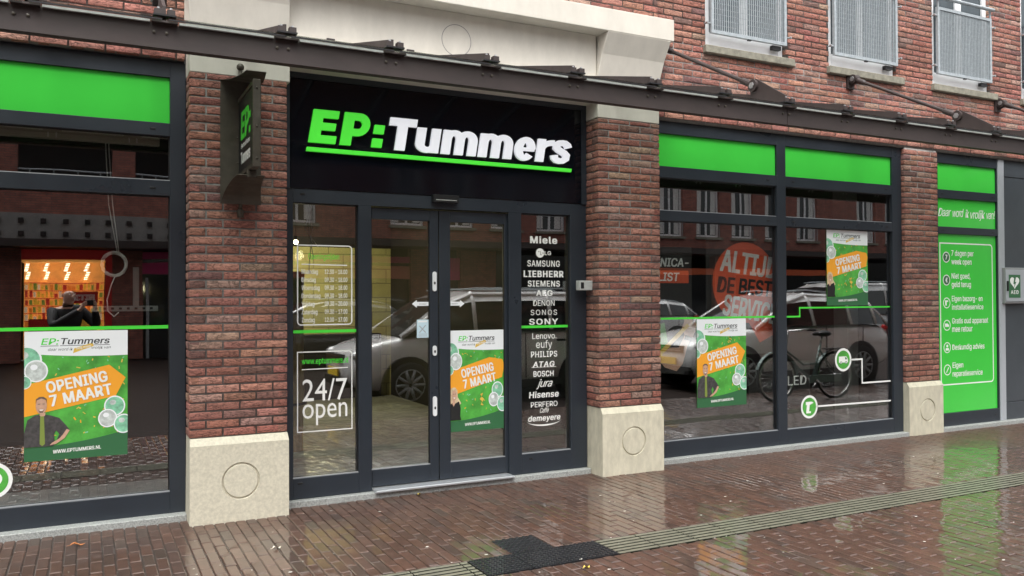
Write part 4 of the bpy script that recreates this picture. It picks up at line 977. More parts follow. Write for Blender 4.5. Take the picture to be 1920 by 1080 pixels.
# ------------------------------------------------------------------ vinyl lettering
def rrect(mb, x0, x1, z0, z1, y, t, r, m, corners='tr'):
    """outlined box with rounded corners"""
    def path(o):
        pts = []
        for cx, cz, a0, key in ((x1, z1, 0, 'tr'), (x0, z1, 90, 'tl'), (x0, z0, 180, 'bl'), (x1, z0, 270, 'br')):
            sx = -1 if 'r' in key else 1; sz = -1 if 't' in key else 1
            if key in corners:
                for i in range(7):
                    a = rad(a0 + 15 * i); pts.append((cx + sx * r + (r - o) * math.cos(a), cz + sz * r + (r - o) * math.sin(a)))
            else:
                for i in range(7): pts.append((cx + sx * o, cz + sz * o))
        return pts
    a, b = path(0), path(t); n = len(a)
    mb.add([(p[0], y, p[1]) for p in a] + [(p[0], y, p[1]) for p in b], [(i, (i + 1) % n, n + (i + 1) % n, n + i) for i in range(n)], m)
VY = DF + .0372
def hours():
    T = thing('opening_hours_decal', (1.6, VY, 1.32), 'white and green opening hours lettering in a rounded outline on the left side light', 'window lettering')
    b = MB(); rrect(b, 1.386, 1.806, 1.322, 1.926, VY, .009, .03, 'vinyl_white', ('tr', 'bl', 'br')); b.poly([(1.42, 1.775), (1.765, 1.771), (1.765, 1.779), (1.42, 1.783)], VY, 'vinyl_white'); b.build('outline', T)
    h = MB(); h.text('Openingstijden', 1.47, 1.705, 1.806, 1.862, VY, 'vinyl_green', bold=.005); h.build('heading', T)
    rows = [('Maandag', '12.30 - 18.00'), ('Dinsdag', '09.30 - 18.00'), ('Woensdag', '09.30 - 18.00'), ('Donderdag', '09.30 - 18.00'), ('Vrijdag', '09.30 - 20.00'), ('Zaterdag', '09.30 - 17.00'), ('Zondag', '12.00 - 17.00')]
    wds = (.122, .106, .135, .14, .095, .118, .098)
    for i, (d, t) in enumerate(rows):
        z = 1.708 - i * .0603
        r = MB(); lo = .011 if 'g' in d or 'j' in d else 0
        r.text(d, 1.42, 1.42 + wds[i], z - lo, z + .034, VY, 'vinyl_white', bold=.011); r.build('day_name', T)
        r = MB(); r.text(t, 1.594, 1.767, z, z + .034, VY, 'vinyl_white', bold=.011); r.build('opening_time', T)
    T = thing('open_decal', (1.6, VY, .52), 'white 24/7 open lettering with green web address in a thin outline', 'window lettering')
    b = MB(); rrect(b, 1.385, 1.805, .527, 1.128, VY, .008, .03, 'vinyl_white', ('tr',)); b.poly([(1.42, .99), (1.77, .994), (1.77, 1.001), (1.42, .997)], VY, 'vinyl_white'); b.build('outline', T)
    h = MB(); h.text('www.eptummers.nl', 1.42, 1.775, 1.022, 1.078, VY, 'vinyl_green', bold=.008); h.build('web_address', T)
    h = MB(); h.text('24/7', 1.425, 1.765, .755, .92, VY, 'vinyl_white', plain=True); h.build('lettering', T)
    h = MB(); h.text('open', 1.425, 1.765, .575, .735, VY, 'vinyl_white', plain=True); h.build('lettering', T)
hours()
def brands():
    T = thing('brand_list_decal', (3.48, VY, .46), 'column of white brand names on the narrow pane beside the right pillar', 'window lettering')
    y = VY; m = 'vinyl_white'
    L = [('Miele', 3.352, 3.618, 1.988, 2.050, .05, 0, 1.08), ('LG', 3.492, 3.555, 1.883, 1.913, .03, 0, 1), ('SAMSUNG', 3.325, 3.642, 1.778, 1.838, .022, 0, 1.05), ('LIEBHERR', 3.288, 3.678, 1.686, 1.745, .055, 0, 1.1), ('SIEMENS', 3.328, 3.642, 1.592, 1.650, .034, 0, 1.06),
         ('AEG', 3.408, 3.568, 1.503, 1.560, .038, 0, 1.05), ('DENON', 3.38, 3.588, 1.41, 1.465, .006, 0, 1.0), ('SONOS', 3.355, 3.612, 1.319, 1.373, .0, 0, 1.2), ('SONY', 3.340, 3.622, 1.208 + .115, 1.285 + .10, .03, 0, 1.1)]
    def one(s, x0, x1, z0, z1, bold, shear=0, sp=1.0, serif=False):
        b = MB(); b.text(s, x0, x1, z0, z1, y, m, bold=bold * .62, shear=shear, sp=sp + (.06 if bold > .02 else 0))
        b.build('brand_name', T)
    # rows are spaced by measured centres
    C_ = {'Miele': 2.017, 'LG': 1.905, 'SAMSUNG': 1.815, 'LIEBHERR': 1.726, 'SIEMENS': 1.643, 'AEG': 1.562, 'DENON': 1.477, 'SONOS': 1.397, 'SONY': 1.318}
    Hh = {'Miele': .063, 'LG': .034, 'SAMSUNG': .054, 'LIEBHERR': .056, 'SIEMENS': .052, 'AEG': .050, 'DENON': .048, 'SONOS': .046, 'SONY': .052}
    for s, x0, x1, _, _, bo, sh, sp in L: one(s, x0, x1, C_[s] - Hh[s] / 2, C_[s] + Hh[s] / 2, bo, sh, sp)
    # slab serifs for the wide faced names
    # round mark with a face of a dot, a bar and a hook
    b = MB(); b.poly(circle(3.448, 1.905, .040), y, m); bo = 'vinyl_dark'
    b.poly(circle(3.436, 1.916, .0045, n=10), y - .0006, bo); b.poly([(3.449, 1.888), (3.453, 1.888), (3.453, 1.92), (3.449, 1.92)], y - .0006, bo); b.poly([(3.453, 1.888), (3.466, 1.888), (3.466, 1.892), (3.453, 1.892)], y - .0006, bo)
    b.poly([(3.462, 1.903), (3.486, 1.903), (3.486, 1.907), (3.462, 1.907)], y - .0006, bo); b.build('brand_mark', T)
    L2 = [('Lenovo.', 3.368, 3.606, 1.196, .050, .012, 0, .98), ('eufy', 3.405, 3.562, 1.118, .082, .0, 0, 1), ('PHILIPS', 3.355, 3.612, 1.040, .052, .03, 0, 1.03), ('ATAG', 3.372, 3.585, .955, .048, .042, .12, 1.05), ('BOSCH', 3.378, 3.575, .873, .050, .03, 0, 1.0),
          ('jura', 3.405, 3.565, .785, .085, .006, .45, .95), ('Hisense', 3.335, 3.625, .697, .056, .032, .1, 1.0), ('PERFERO', 3.352, 3.612, .613, .045, .008, 0, 1.0), ('Caffè', 3.44, 3.525, .562, .042, .002, .35, .9), ('demeyere', 3.325, 3.64, .490, .062, .03, .15, .98)]
    for s, x0, x1, zc, hh, bo, sh, sp in L2: one(s, x0, x1, zc - hh / 2, zc + hh / 2, bo, sh, sp)
    b = MB(); n = 24; vs = []
    for i in range(n + 1):
        a = rad(195 + 150 * i / n); 
        for k in (0, 1): vs.append((3.482 + (.175 - k * .0) * math.cos(a), y, .490 + (.062 - k * .013 * math.sin(math.pi * i / n)) * math.sin(a)))
    b.add(vs, [(2 * i, 2 * i + 1, 2 * i + 3, 2 * i + 2) for i in range(n)], m)
    b.poly([(3.36, .928), (3.60, .928), (3.60, .932), (3.36, .932)], y, m)
    b.build('brand_mark', T)
brands()
def stickers():
    y = DF + .028 + .0195
    def arrow(x0, x1, left, label):
        b = MB(); z = 1.477; hh = .030; hw = .040
        pts = [(x0, z), (x0 + hw, z + hh), (x0 + hw, z + .016), (x1, z + .016), (x1, z - .016), (x0 + hw, z - .016), (x0 + hw, z - hh)]
        if not left: pts = [(x0 + x1 - p[0], p[1]) for p in pts]
        b.slab(pts, y - .0012, y - .0002, 'paper_white')
        b.text('automatisch', min(x0, x1) + (.06 if left else .02), max(x0, x1) - (.02 if left else .06), z - .006, z + .006, y - .0016, 'frame_light', bold=.01)
        tag(b.build('arrow_sticker'), label, 'sticker', 'arrow stickers on the doors')
    arrow(2.292, 2.433, True, 'white left pointing arrow sticker on the left door leaf')
    arrow(2.616, 2.745, False, 'white right pointing arrow sticker on the right door leaf')
    T = thing('notice_sticker', (2.38, y, 1.20), 'small pale blue notice sticker on the left door leaf under the arrow', 'sticker')
    b = MB(); b.box(2.332, 2.431, y - .0012, y - .0002, 1.207, 1.352, 'print_label'); b.build('sheet', T)
    b = MB(); b.poly([(2.342, 1.33), (2.42, 1.33), (2.42, 1.344), (2.342, 1.344)], y - .0016, 'paper_white')
    b.poly([(2.35, 1.30), (2.356, 1.305), (2.41, 1.25), (2.404, 1.245)], y - .0016, 'frame_light'); b.poly([(2.41, 1.305), (2.404, 1.31), (2.35, 1.25), (2.356, 1.245)], y - .0017, 'frame_light')
    for k in range(3): b.poly([(2.345, 1.236 - k * .009), (2.42, 1.236 - k * .009), (2.42, 1.239 - k * .009), (2.345, 1.239 - k * .009)], y - .0016, 'frame_light')
    b.build('print', T)
stickers()
def icons():
    y = RF + .0372
    def disc(cx, cz, r, T):
        b = MB(); b.poly(circle(cx, cz, r), y, 'vinyl_white'); b.poly(circle(cx, cz, r * .80), y - .0006, 'print_green'); b.build('disc', T)
    T = thing('icon_decal', (7.093, y, .72), 'round green van icon with a white stepped line low in the right window', 'window decal', 'round icon decals'); disc(7.093, .857, .122, T)
    b = MB(); cx, cz = 7.093, .857
    b.poly([(cx - .065, cz - .03), (cx - .065, cz + .035), (cx + .02, cz + .035), (cx + .045, cz + .033), (cx + .068, cz + .0), (cx + .068, cz - .03)], y - .0012, 'vinyl_white')
    for dx in (-.035, .04): b.poly(circle(cx + dx, cz - .032, .016, n=14), y - .0015, 'print_darkgreen'); b.poly(circle(cx + dx, cz - .032, .009, n=14), y - .0018, 'vinyl_white')
    b.poly([(cx + .025, cz + .025), (cx + .042, cz + .025), (cx + .056, cz + .003), (cx + .025, cz + .003)], y - .0015, 'print_darkgreen'); b.build('pictogram', T)
    b = MB(); b.poly([(7.205, .845), (7.384, .845), (7.384, .862), (7.205, .862)], y, 'vinyl_white'); b.poly([(7.366, .591), (7.384, .591), (7.384, .845), (7.366, .845)], y, 'vinyl_white'); b.poly([(7.384, .591), (7.822, .591), (7.822, .608), (7.384, .608)], y, 'vinyl_white'); b.build('line', T)
    T = thing('icon_decal', (6.595, y, .27), 'round green cordless drill icon with a straight white line low in the right window', 'window decal', 'round icon decals'); disc(6.597, .393, .118, T)
    b = MB(); cx, cz = 6.597, .393
    b.poly([(cx - .05, cz + .02), (cx - .05, cz + .052), (cx + .03, cz + .052), (cx + .06, cz + .04), (cx + .03, cz + .028), (cx + .005, cz + .02), (cx - .005, cz - .045), (cx + .02, cz - .045), (cx + .02, cz - .065), (cx - .045, cz - .065), (cx - .045, cz - .045), (cx - .035, cz + .02)], y - .0012, 'vinyl_white'); b.build('pictogram', T)
    b = MB(); b.poly([(6.70, .383), (7.822, .377), (7.822, .394), (6.70, .40)], y, 'vinyl_white'); b.build('line', T)
    y = LF + .0372
    T = thing('icon_decal', (-.555, y, .24), 'round green icon with white rim cut by the left edge of the photo', 'window decal', 'round icon decals')
    b = MB(); b.poly(circle(-.545, .366, .118), y, 'vinyl_white'); b.poly(circle(-.545, .366, .095), y - .0006, 'print_green'); b.build('disc', T)
    b = MB(); b.poly(circle(-.53, .375, .045), y - .0012, 'vinyl_white'); b.poly([(-.62, .355), (-.53, .33), (-.53, .35), (-.62, .375)], y - .0013, 'vinyl_white'); b.build('pictogram', T)
icons()
def services():
    y = RF + .0215; m = 'vinyl_white'
    T = thing('service_lettering', (9.1, y, .50), 'white outlined list of services with round icons on the tall green panel', 'panel lettering')
    b = MB(); rrect(b, 8.63, 9.585, .505, 2.135, y, .014, .05, m, ('tr', 'bl', 'br')); b.build('outline', T)
    rows = [(1.968, ['7 dagen per', 'week open'], '7'), (1.706, ['Niet goed,', 'geld terug'], '€'), (1.445, ['Eigen bezorg- en', 'installatieservice'], 'd'), (1.190, ['Gratis oud apparaat', 'mee retour'], 'v'), (.935, ['Deskundig advies'], 'p'), (.681, ['Eigen', 'reparatieservice'], 's')]
    for z, ls, ic in rows:
        c = MB(); c.poly(circle(8.745, z, .062), y - .0004, m); c.poly(circle(8.745, z, .052), y - .0008, 'print_darkgreen' if ic in '7€' else 'panel_green')
        if ic in '7€': c.text(ic, 8.727, 8.763, z - .028, z + .028, y - .0012, m, bold=.03)
        elif ic == 'd': c.poly([(8.715, z + .01), (8.715, z + .03), (8.77, z + .028), (8.77, z + .014), (8.745, z + .01), (8.742, z - .03), (8.72, z - .03)], y - .0012, m)
        elif ic == 'v': c.poly([(8.71, z - .018), (8.71, z + .02), (8.755, z + .02), (8.78, z), (8.78, z - .018)], y - .0012, m)
        elif ic == 'p': c.poly(circle(8.745, z + .018, .016, n=14), y - .0012, m); c.poly([(8.715, z - .033), (8.72, z - .005), (8.77, z - .005), (8.775, z - .033)], y - .0012, m)
        else: c.poly([(8.72, z - .03), (8.73, z - .034), (8.765, z + .015), (8.775, z + .03), (8.757, z + .026), (8.748, z + .012)], y - .0012, m)
        c.build('icon', T)
        wd = {'7 dagen per': .40, 'week open': .36, 'Niet goed,': .335, 'geld terug': .345, 'Eigen bezorg- en': .555, 'installatieservice': .57, 'Gratis oud apparaat': .655, 'mee retour': .365, 'Deskundig advies': .58, 'Eigen': .19, 'reparatieservice': .54}
        for i, s in enumerate(ls):
            zc = z + (.048 if len(ls) == 2 else 0) - i * .098; dsc = .018 if any(q in s for q in 'gjpqy,') else 0
            t = MB(); t.text(s, 8.835, 8.835 + wd[s], zc - .03 - dsc, zc + .034, y - .0004, m, bold=.014, sp=1.0); t.build('line', T)
    T = thing('slogan_lettering', (9.1, y, 2.42), 'white handwritten slogan on the green panel above the service list', 'panel lettering')
    t = MB(); x = 8.61
    for s, wd in (('Daar', .235), ('word', .20), ('ik', .075), ('vrolijk', .275), ('van!', .165)):
        t.text(s, x, x + wd * .98, 2.435 - (.03 if 'j' in s else 0), 2.53, y - .0004, m, bold=.004, shear=.32, sp=.92, rot=rad(2)); x += wd + .022
    t.build('lettering', T)
services()
def inner_graphics():
    y = .36  # bubble, specialist and arm graphics: coordinates scaled about the camera to this nearer plane
    T = thing('service_graphic', (5.86, y, 1.0), 'large red speech bubble graphic about service behind the right shop window', 'wall graphic')
    b = MB(); b.box(5.36, 6.36, y, y + .02, .95, 2.19, 'room_dark'); b.build('backing_board', T)
    b = MB(); pts = [(5.856 + .42 * math.cos(a), 1.666 + .403 * math.sin(a)) for a in [rad(-40 + 290 * i / 30) for i in range(31)]] + [(5.90, 1.263), (6.04, 1.062), (6.22, 1.135)]
    b.poly(pts, y - .001, 'print_red'); b.build('bubble', T)
    b = MB(); b.text('ALTIJD', 5.536, 6.277, 1.739, 1.959, y - .002, 'print_grey', bold=.03, shear=.12, rot=rad(-6)); b.build('lettering', T)
    b = MB(); b.text('DE BESTE', 5.49, 6.314, 1.538, 1.703, y - .002, 'print_black', bold=.03, shear=.12, rot=rad(-4)); b.build('lettering', T)
    b = MB(); b.text('SERVICE', 5.563, 6.277, 1.291, 1.501, y - .002, 'print_grey', bold=.03, shear=.12, rot=rad(-9)); b.build('lettering', T)
    T = thing('specialist_graphic', (4.85, y, 1.65), 'white and red specialist lettering behind the window beside the right pillar', 'wall graphic')
    b = MB(); b.box(4.56, 5.18, y, y + .02, .815, 2.005, 'room_dark'); b.build('backing_board', T)
    b = MB(); b.text('ELEKTRONICA-', 4.319, 5.142, 1.812, 1.895, y - .001, 'print_grey', bold=.02, shear=.15); b.poly([(4.4, 1.657), (5.142, 1.657), (5.142, 1.776), (4.4, 1.776)], y - .001, 'print_red'); b.text('SPECIALIST', 4.355, 5.033, 1.675, 1.757, y - .002, 'vinyl_white', bold=.02, shear=.15); b.build('lettering', T)
    T = thing('arm_graphic', (5.4, y - .01, .7), 'printed picture of a forearm holding a yellow tape measure beside the right pillar', 'wall graphic')
    b = MB(); b.poly([(4.301, 0.842), (5.079, 0.787), (5.143, 0.952), (5.051, 1.318), (4.942, 1.355), (4.301, 1.227)], y - .004, 'room_dark')
    b.poly([(4.484, 1.025), (4.667, 1.245), (4.85, 1.282), (4.887, 1.089), (4.777, 0.971)], y - .005, 'print_green')
    b.poly([(4.759, 0.952), (4.85, 0.861), (4.987, 0.82), (5.061, 0.888), (5.115, 1.044), (5.161, 1.135), (5.088, 1.163), (5.015, 1.044), (4.905, 1.044)], y - .006, 'print_skin')
    b.poly([(5.079, 1.117), (5.17, 1.099), (5.184, 1.135), (5.093, 1.163)], y - .007, 'print_black')
    b.poly([(5.088, 1.154), (5.18, 1.135), (5.216, 1.199), (5.234, 1.263), (5.207, 1.291), (5.18, 1.272), (5.18, 1.309), (5.143, 1.327), (5.125, 1.3), (5.115, 1.337), (5.083, 1.327), (5.079, 1.282), (5.051, 1.227)], y - .0065, 'print_skin')
    b.poly([(4.777, 1.007), (4.804, 0.971), (5.143, 1.245), (5.115, 1.272)], y - .0075, 'print_gold'); b.build('picture', T)
    T = thing('screen_graphic', (6.6, .40, .55), 'white OLED lettering behind the mullion of the right shop window', 'wall graphic')
    b = MB(); b.text('OLED', 6.36, 6.74, .60, .70, .42, 'vinyl_white', bold=.006); b.build('lettering', T)
    b = MB(); b.box(5.95, 6.80, .425, .44, .40, .85, 'room_dark'); b.build('backing_board', T)
inner_graphics()
def small_fixtures():
    T = thing('entry_reader', (3.80, .14, 1.58), 'small grey intercom box on the side of the right brick pillar', 'intercom')
    b = MB(); b.box(3.757, 3.889, .10, .16, 1.585, 1.668, 'grey_plastic'); bevel(b.build('body', T), .004, 2)
    b = MB(); b.box(3.77, 3.80, .097, .0995, 1.60, 1.653, 'black_plastic'); b.build('lens', T)
    T = thing('aed_cabinet', (9.92, RF, 1.43), 'grey wall cabinet with green and white defibrillator sign on the grey door', 'defibrillator cabinet')
    b = MB(); b.box(9.71, 10.16, .160, RF + .009, 1.43, 1.86, 'aed_case'); bevel(b.build('case', T), .008, 2)
    b = MB(); b.box(9.715, 10.135, .152, .1595, 1.455, 1.835, 'frame_light'); bevel(b.build('door', T), .006, 2)
    b = MB(); b.box(9.722, 9.745, .134, .1515, 1.58, 1.70, 'black_plastic'); bevel(b.build('handle', T), .004)
    b = MB(); x0, x1, z0, z1, y = 9.765, 9.99, 1.50, 1.775, .1515
    b.poly([(x0, z0), (x1, z0), (x1, z1), (x0, z1)], y, 'print_darkgreen')
    cx = (x0 + x1) / 2; hp = []
    for i in range(40):
        t = 2 * math.pi * i / 40; hp.append((cx + .0056 * 16 * math.sin(t) ** 3, 1.685 + .0050 * (13 * math.cos(t) - 5 * math.cos(2 * t) - 2 * math.cos(3 * t) - math.cos(4 * t))))
    b.poly(hp, y - .0006, 'vinyl_white')
    b.poly([(cx - .01, 1.735), (cx + .025, 1.735), (cx + .005, 1.69), (cx + .03, 1.69), (cx - .015, 1.61), (cx - .002, 1.665), (cx - .025, 1.665)], y - .0012, 'print_darkgreen')
    b.text('AED', cx - .075, cx + .075, 1.545, 1.59, y - .0006, 'vinyl_white', bold=.02, sp=1.15); b.build('sign', T)
small_fixtures()

# ------------------------------------------------------------------ the other side of the street (what the panes and the wet paving mirror)
def opposite():
    Y = -17.0
    T = thing('opposite_building', (8, Y, 0), 'long red brick building with shops across the street, mirrored in the shop windows', 'building')
    mb = MB()
    wins = [(1.45 + 1.63 * k, 2.5 + 1.63 * k, 3.70, 5.5) for k in range(1, 18) if k % 6 != 3]; log = [(-7.3, -5.2, 4.45, 6.4), (-4.6, -2.1, 4.45, 6.4), (-1.54, .56, 4.45, 6.4), (1.10, 2.4, 4.45, 6.4)]
    holes = wins + log
    x0, x1 = -14, 34
    xs = sorted({x0, x1} | {h[0] for h in holes} | {h[1] for h in holes}); zs = sorted({3.3, 10.0} | {h[2] for h in holes} | {h[3] for h in holes})
    for a, b in zip(xs, xs[1:]):
        for c, d in zip(zs, zs[1:]):
            if any(h[0] <= (a + b) / 2 <= h[1] and h[2] <= (c + d) / 2 <= h[3] for h in holes): continue
            mb.box(a, b, Y - .3, Y, c, d, 'far_brick')
    for a, b in ((-14, -8), (-6.0, -5.4), (-2.6, -1.45), (.56, 1.27), (8.6, 9.2), (10.2, 11.4), (16.2, 17.0), (20.2, 21.2), (27, 28), (33, 34)): mb.box(a, b, Y - .3, Y, 0, 3.3, 'far_brick')
    mb.build('wall', T)
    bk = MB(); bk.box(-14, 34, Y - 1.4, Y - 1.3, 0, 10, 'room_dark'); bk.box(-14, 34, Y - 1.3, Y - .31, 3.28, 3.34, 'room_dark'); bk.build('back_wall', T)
    for a, b, c, d in wins:
        f = MB(); y = Y - .12
        for q in ((a, a + .07, c, d), (b - .07, b, c, d), (a + .07, b - .07, c, c + .07), (a + .07, b - .07, d - .07, d), ((a + b) / 2 - .035, (a + b) / 2 + .035, c + .07, d - .07)): f.box(q[0], q[1], y - .05, y, q[2], q[3], 'white_upvc')
        w_ = f.build('window', T)
        g = MB(); g.box(a + .07, b - .07, y - .04, y - .03, c + .07, d - .07, 'window_dark'); g.build('glass_pane', w_)
        g = MB(); g.box(a + .09, a + .30, y - .0299, y - .028, c + .1, d - .1, 'curtain'); g.box(b - .32, b - .09, y - .0299, y - .028, c + .1, d - .1, 'curtain'); g.build('curtain', w_)
        g = MB(); g.box(a - .06, b + .06, Y + .001, Y + .09, c - .09, c - .01, 'sill_stone')
        for z in (c + .5, c + .85): g.tube([(a, Y + .06, z), (b, Y + .06, z)], .016, 'galvanised', 6)
        for x in (a + .1, b - .1): g.tube([(x, Y + .06, c), (x, Y + .06, c + .85)], .012, 'galvanised', 6)
        g.build('sill', w_)
    for a, b, c, d in log:
        r = MB()
        for z in (c + .08, c + .32): r.tube([(a, Y - .05, z), (b, Y - .05, z)], .022, 'galvanised', 6)
        for i in range(4): r.tube([(a + (b - a) * (i + .5) / 4, Y - .05, c), (a + (b - a) * (i + .5) / 4, Y - .05, c + .32)], .014, 'galvanised', 6)
        r.build('balcony_railing', T)
    k = MB(); k.box(-14, 4.3, Y + .001, Y + .5, 3.02, 3.62, 'concrete'); k.box(-14, 4.3, Y + .001, Y + .9, 2.82, 3.0, 'steel_brown')
    for i in range(26):
        for z in (3.08, 3.38): k.box(-8 + i * .47 - .06, -8 + i * .47 + .06, Y + .5005, Y + .56, z, z + .12, 'black_plastic')
    k.build('stone_band', T)
    k = MB(); k.box(4.31, 34, Y + .001, Y + 1.2, 3.02, 3.2, 'steel_brown'); k.build('street_canopy', T)
    # red shop with a lit interior
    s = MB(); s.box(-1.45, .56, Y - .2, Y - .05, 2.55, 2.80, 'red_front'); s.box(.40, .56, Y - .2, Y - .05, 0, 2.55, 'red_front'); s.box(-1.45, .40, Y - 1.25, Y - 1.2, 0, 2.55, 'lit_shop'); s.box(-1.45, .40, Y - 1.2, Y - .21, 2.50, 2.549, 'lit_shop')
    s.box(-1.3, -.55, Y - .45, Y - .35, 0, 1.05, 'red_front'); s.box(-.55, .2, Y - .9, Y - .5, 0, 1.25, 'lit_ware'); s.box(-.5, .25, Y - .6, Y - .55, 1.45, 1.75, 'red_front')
    s.text('ACTIE!', -.42, .18, 1.52, 1.68, Y - .545, 'vinyl_white', bold=.03)
    # the word faces the street: turn it round
    n1 = len(text_geo('ACTIE!', 0, 0, False, 1.0)[0]) * 5
    s.v = s.v[:-n1] + [(-.24 - v[0], v[1] + .11 - 2 * (v[1] - (Y - .545)) - .11 , v[2]) for v in s.v[-n1:]]
    s.build('shop_front', T)
    l = MB(); rg = random.Random(5)
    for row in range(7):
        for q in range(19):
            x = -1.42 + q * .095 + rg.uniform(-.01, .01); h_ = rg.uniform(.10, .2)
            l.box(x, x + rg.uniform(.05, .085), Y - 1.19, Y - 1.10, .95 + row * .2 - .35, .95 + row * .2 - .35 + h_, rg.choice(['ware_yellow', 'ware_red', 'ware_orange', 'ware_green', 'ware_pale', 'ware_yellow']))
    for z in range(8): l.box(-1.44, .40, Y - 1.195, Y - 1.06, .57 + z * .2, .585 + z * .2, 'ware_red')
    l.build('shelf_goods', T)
    l = MB()
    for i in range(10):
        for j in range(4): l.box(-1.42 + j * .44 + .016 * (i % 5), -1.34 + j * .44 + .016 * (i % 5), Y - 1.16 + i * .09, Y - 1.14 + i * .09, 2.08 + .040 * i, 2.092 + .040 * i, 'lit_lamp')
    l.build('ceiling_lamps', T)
    s = MB(); s.box(1.27, 8.6, Y - .2, Y - .05, 2.60, 2.78, 'pink_front'); s.box(4.2, 8.6, Y - .2, Y - .06, 2.12, 2.50, 'salmon_front'); s.box(1.27, 4.0, Y - .2, Y - .06, 2.2, 2.5, 'pink_front'); s.box(1.27, 8.6, Y - .25, Y - .201, 0, 2.6, 'window_dark')
    s.box(9.2, 10.2, Y - .2, Y - .05, 2.1, 2.78, 'pink_front'); s.box(9.2, 10.2, Y - .25, Y - .201, 0, 2.1, 'window_dark')
    for x in (1.35, 2.2, 3.6, 5.4, 7.2): s.box(x, x + .07, Y - .2, Y - .12, 0, 2.1, 'galvanised')
    s.build('shop_front', T)
    s = MB(); s.box(11.4, 16.2, Y - .25, Y - .2, 0, 2.9, 'window_dark'); s.box(17, 20.2, Y - .2, Y - .05, 2.36, 2.58, 'orange_front'); s.box(21.2, 27, Y - .2, Y - .05, 2.36, 2.58, 'orange_front')
    s.box(17, 20.2, Y - .25, Y - .2, 0, 2.36, 'window_dark'); s.box(21.2, 27, Y - .25, Y - .2, 0, 2.36, 'window_dark'); s.box(28, 33, Y - .25, Y - .2, 0, 2.9, 'window_dark'); s.build('shop_front', T)
opposite()

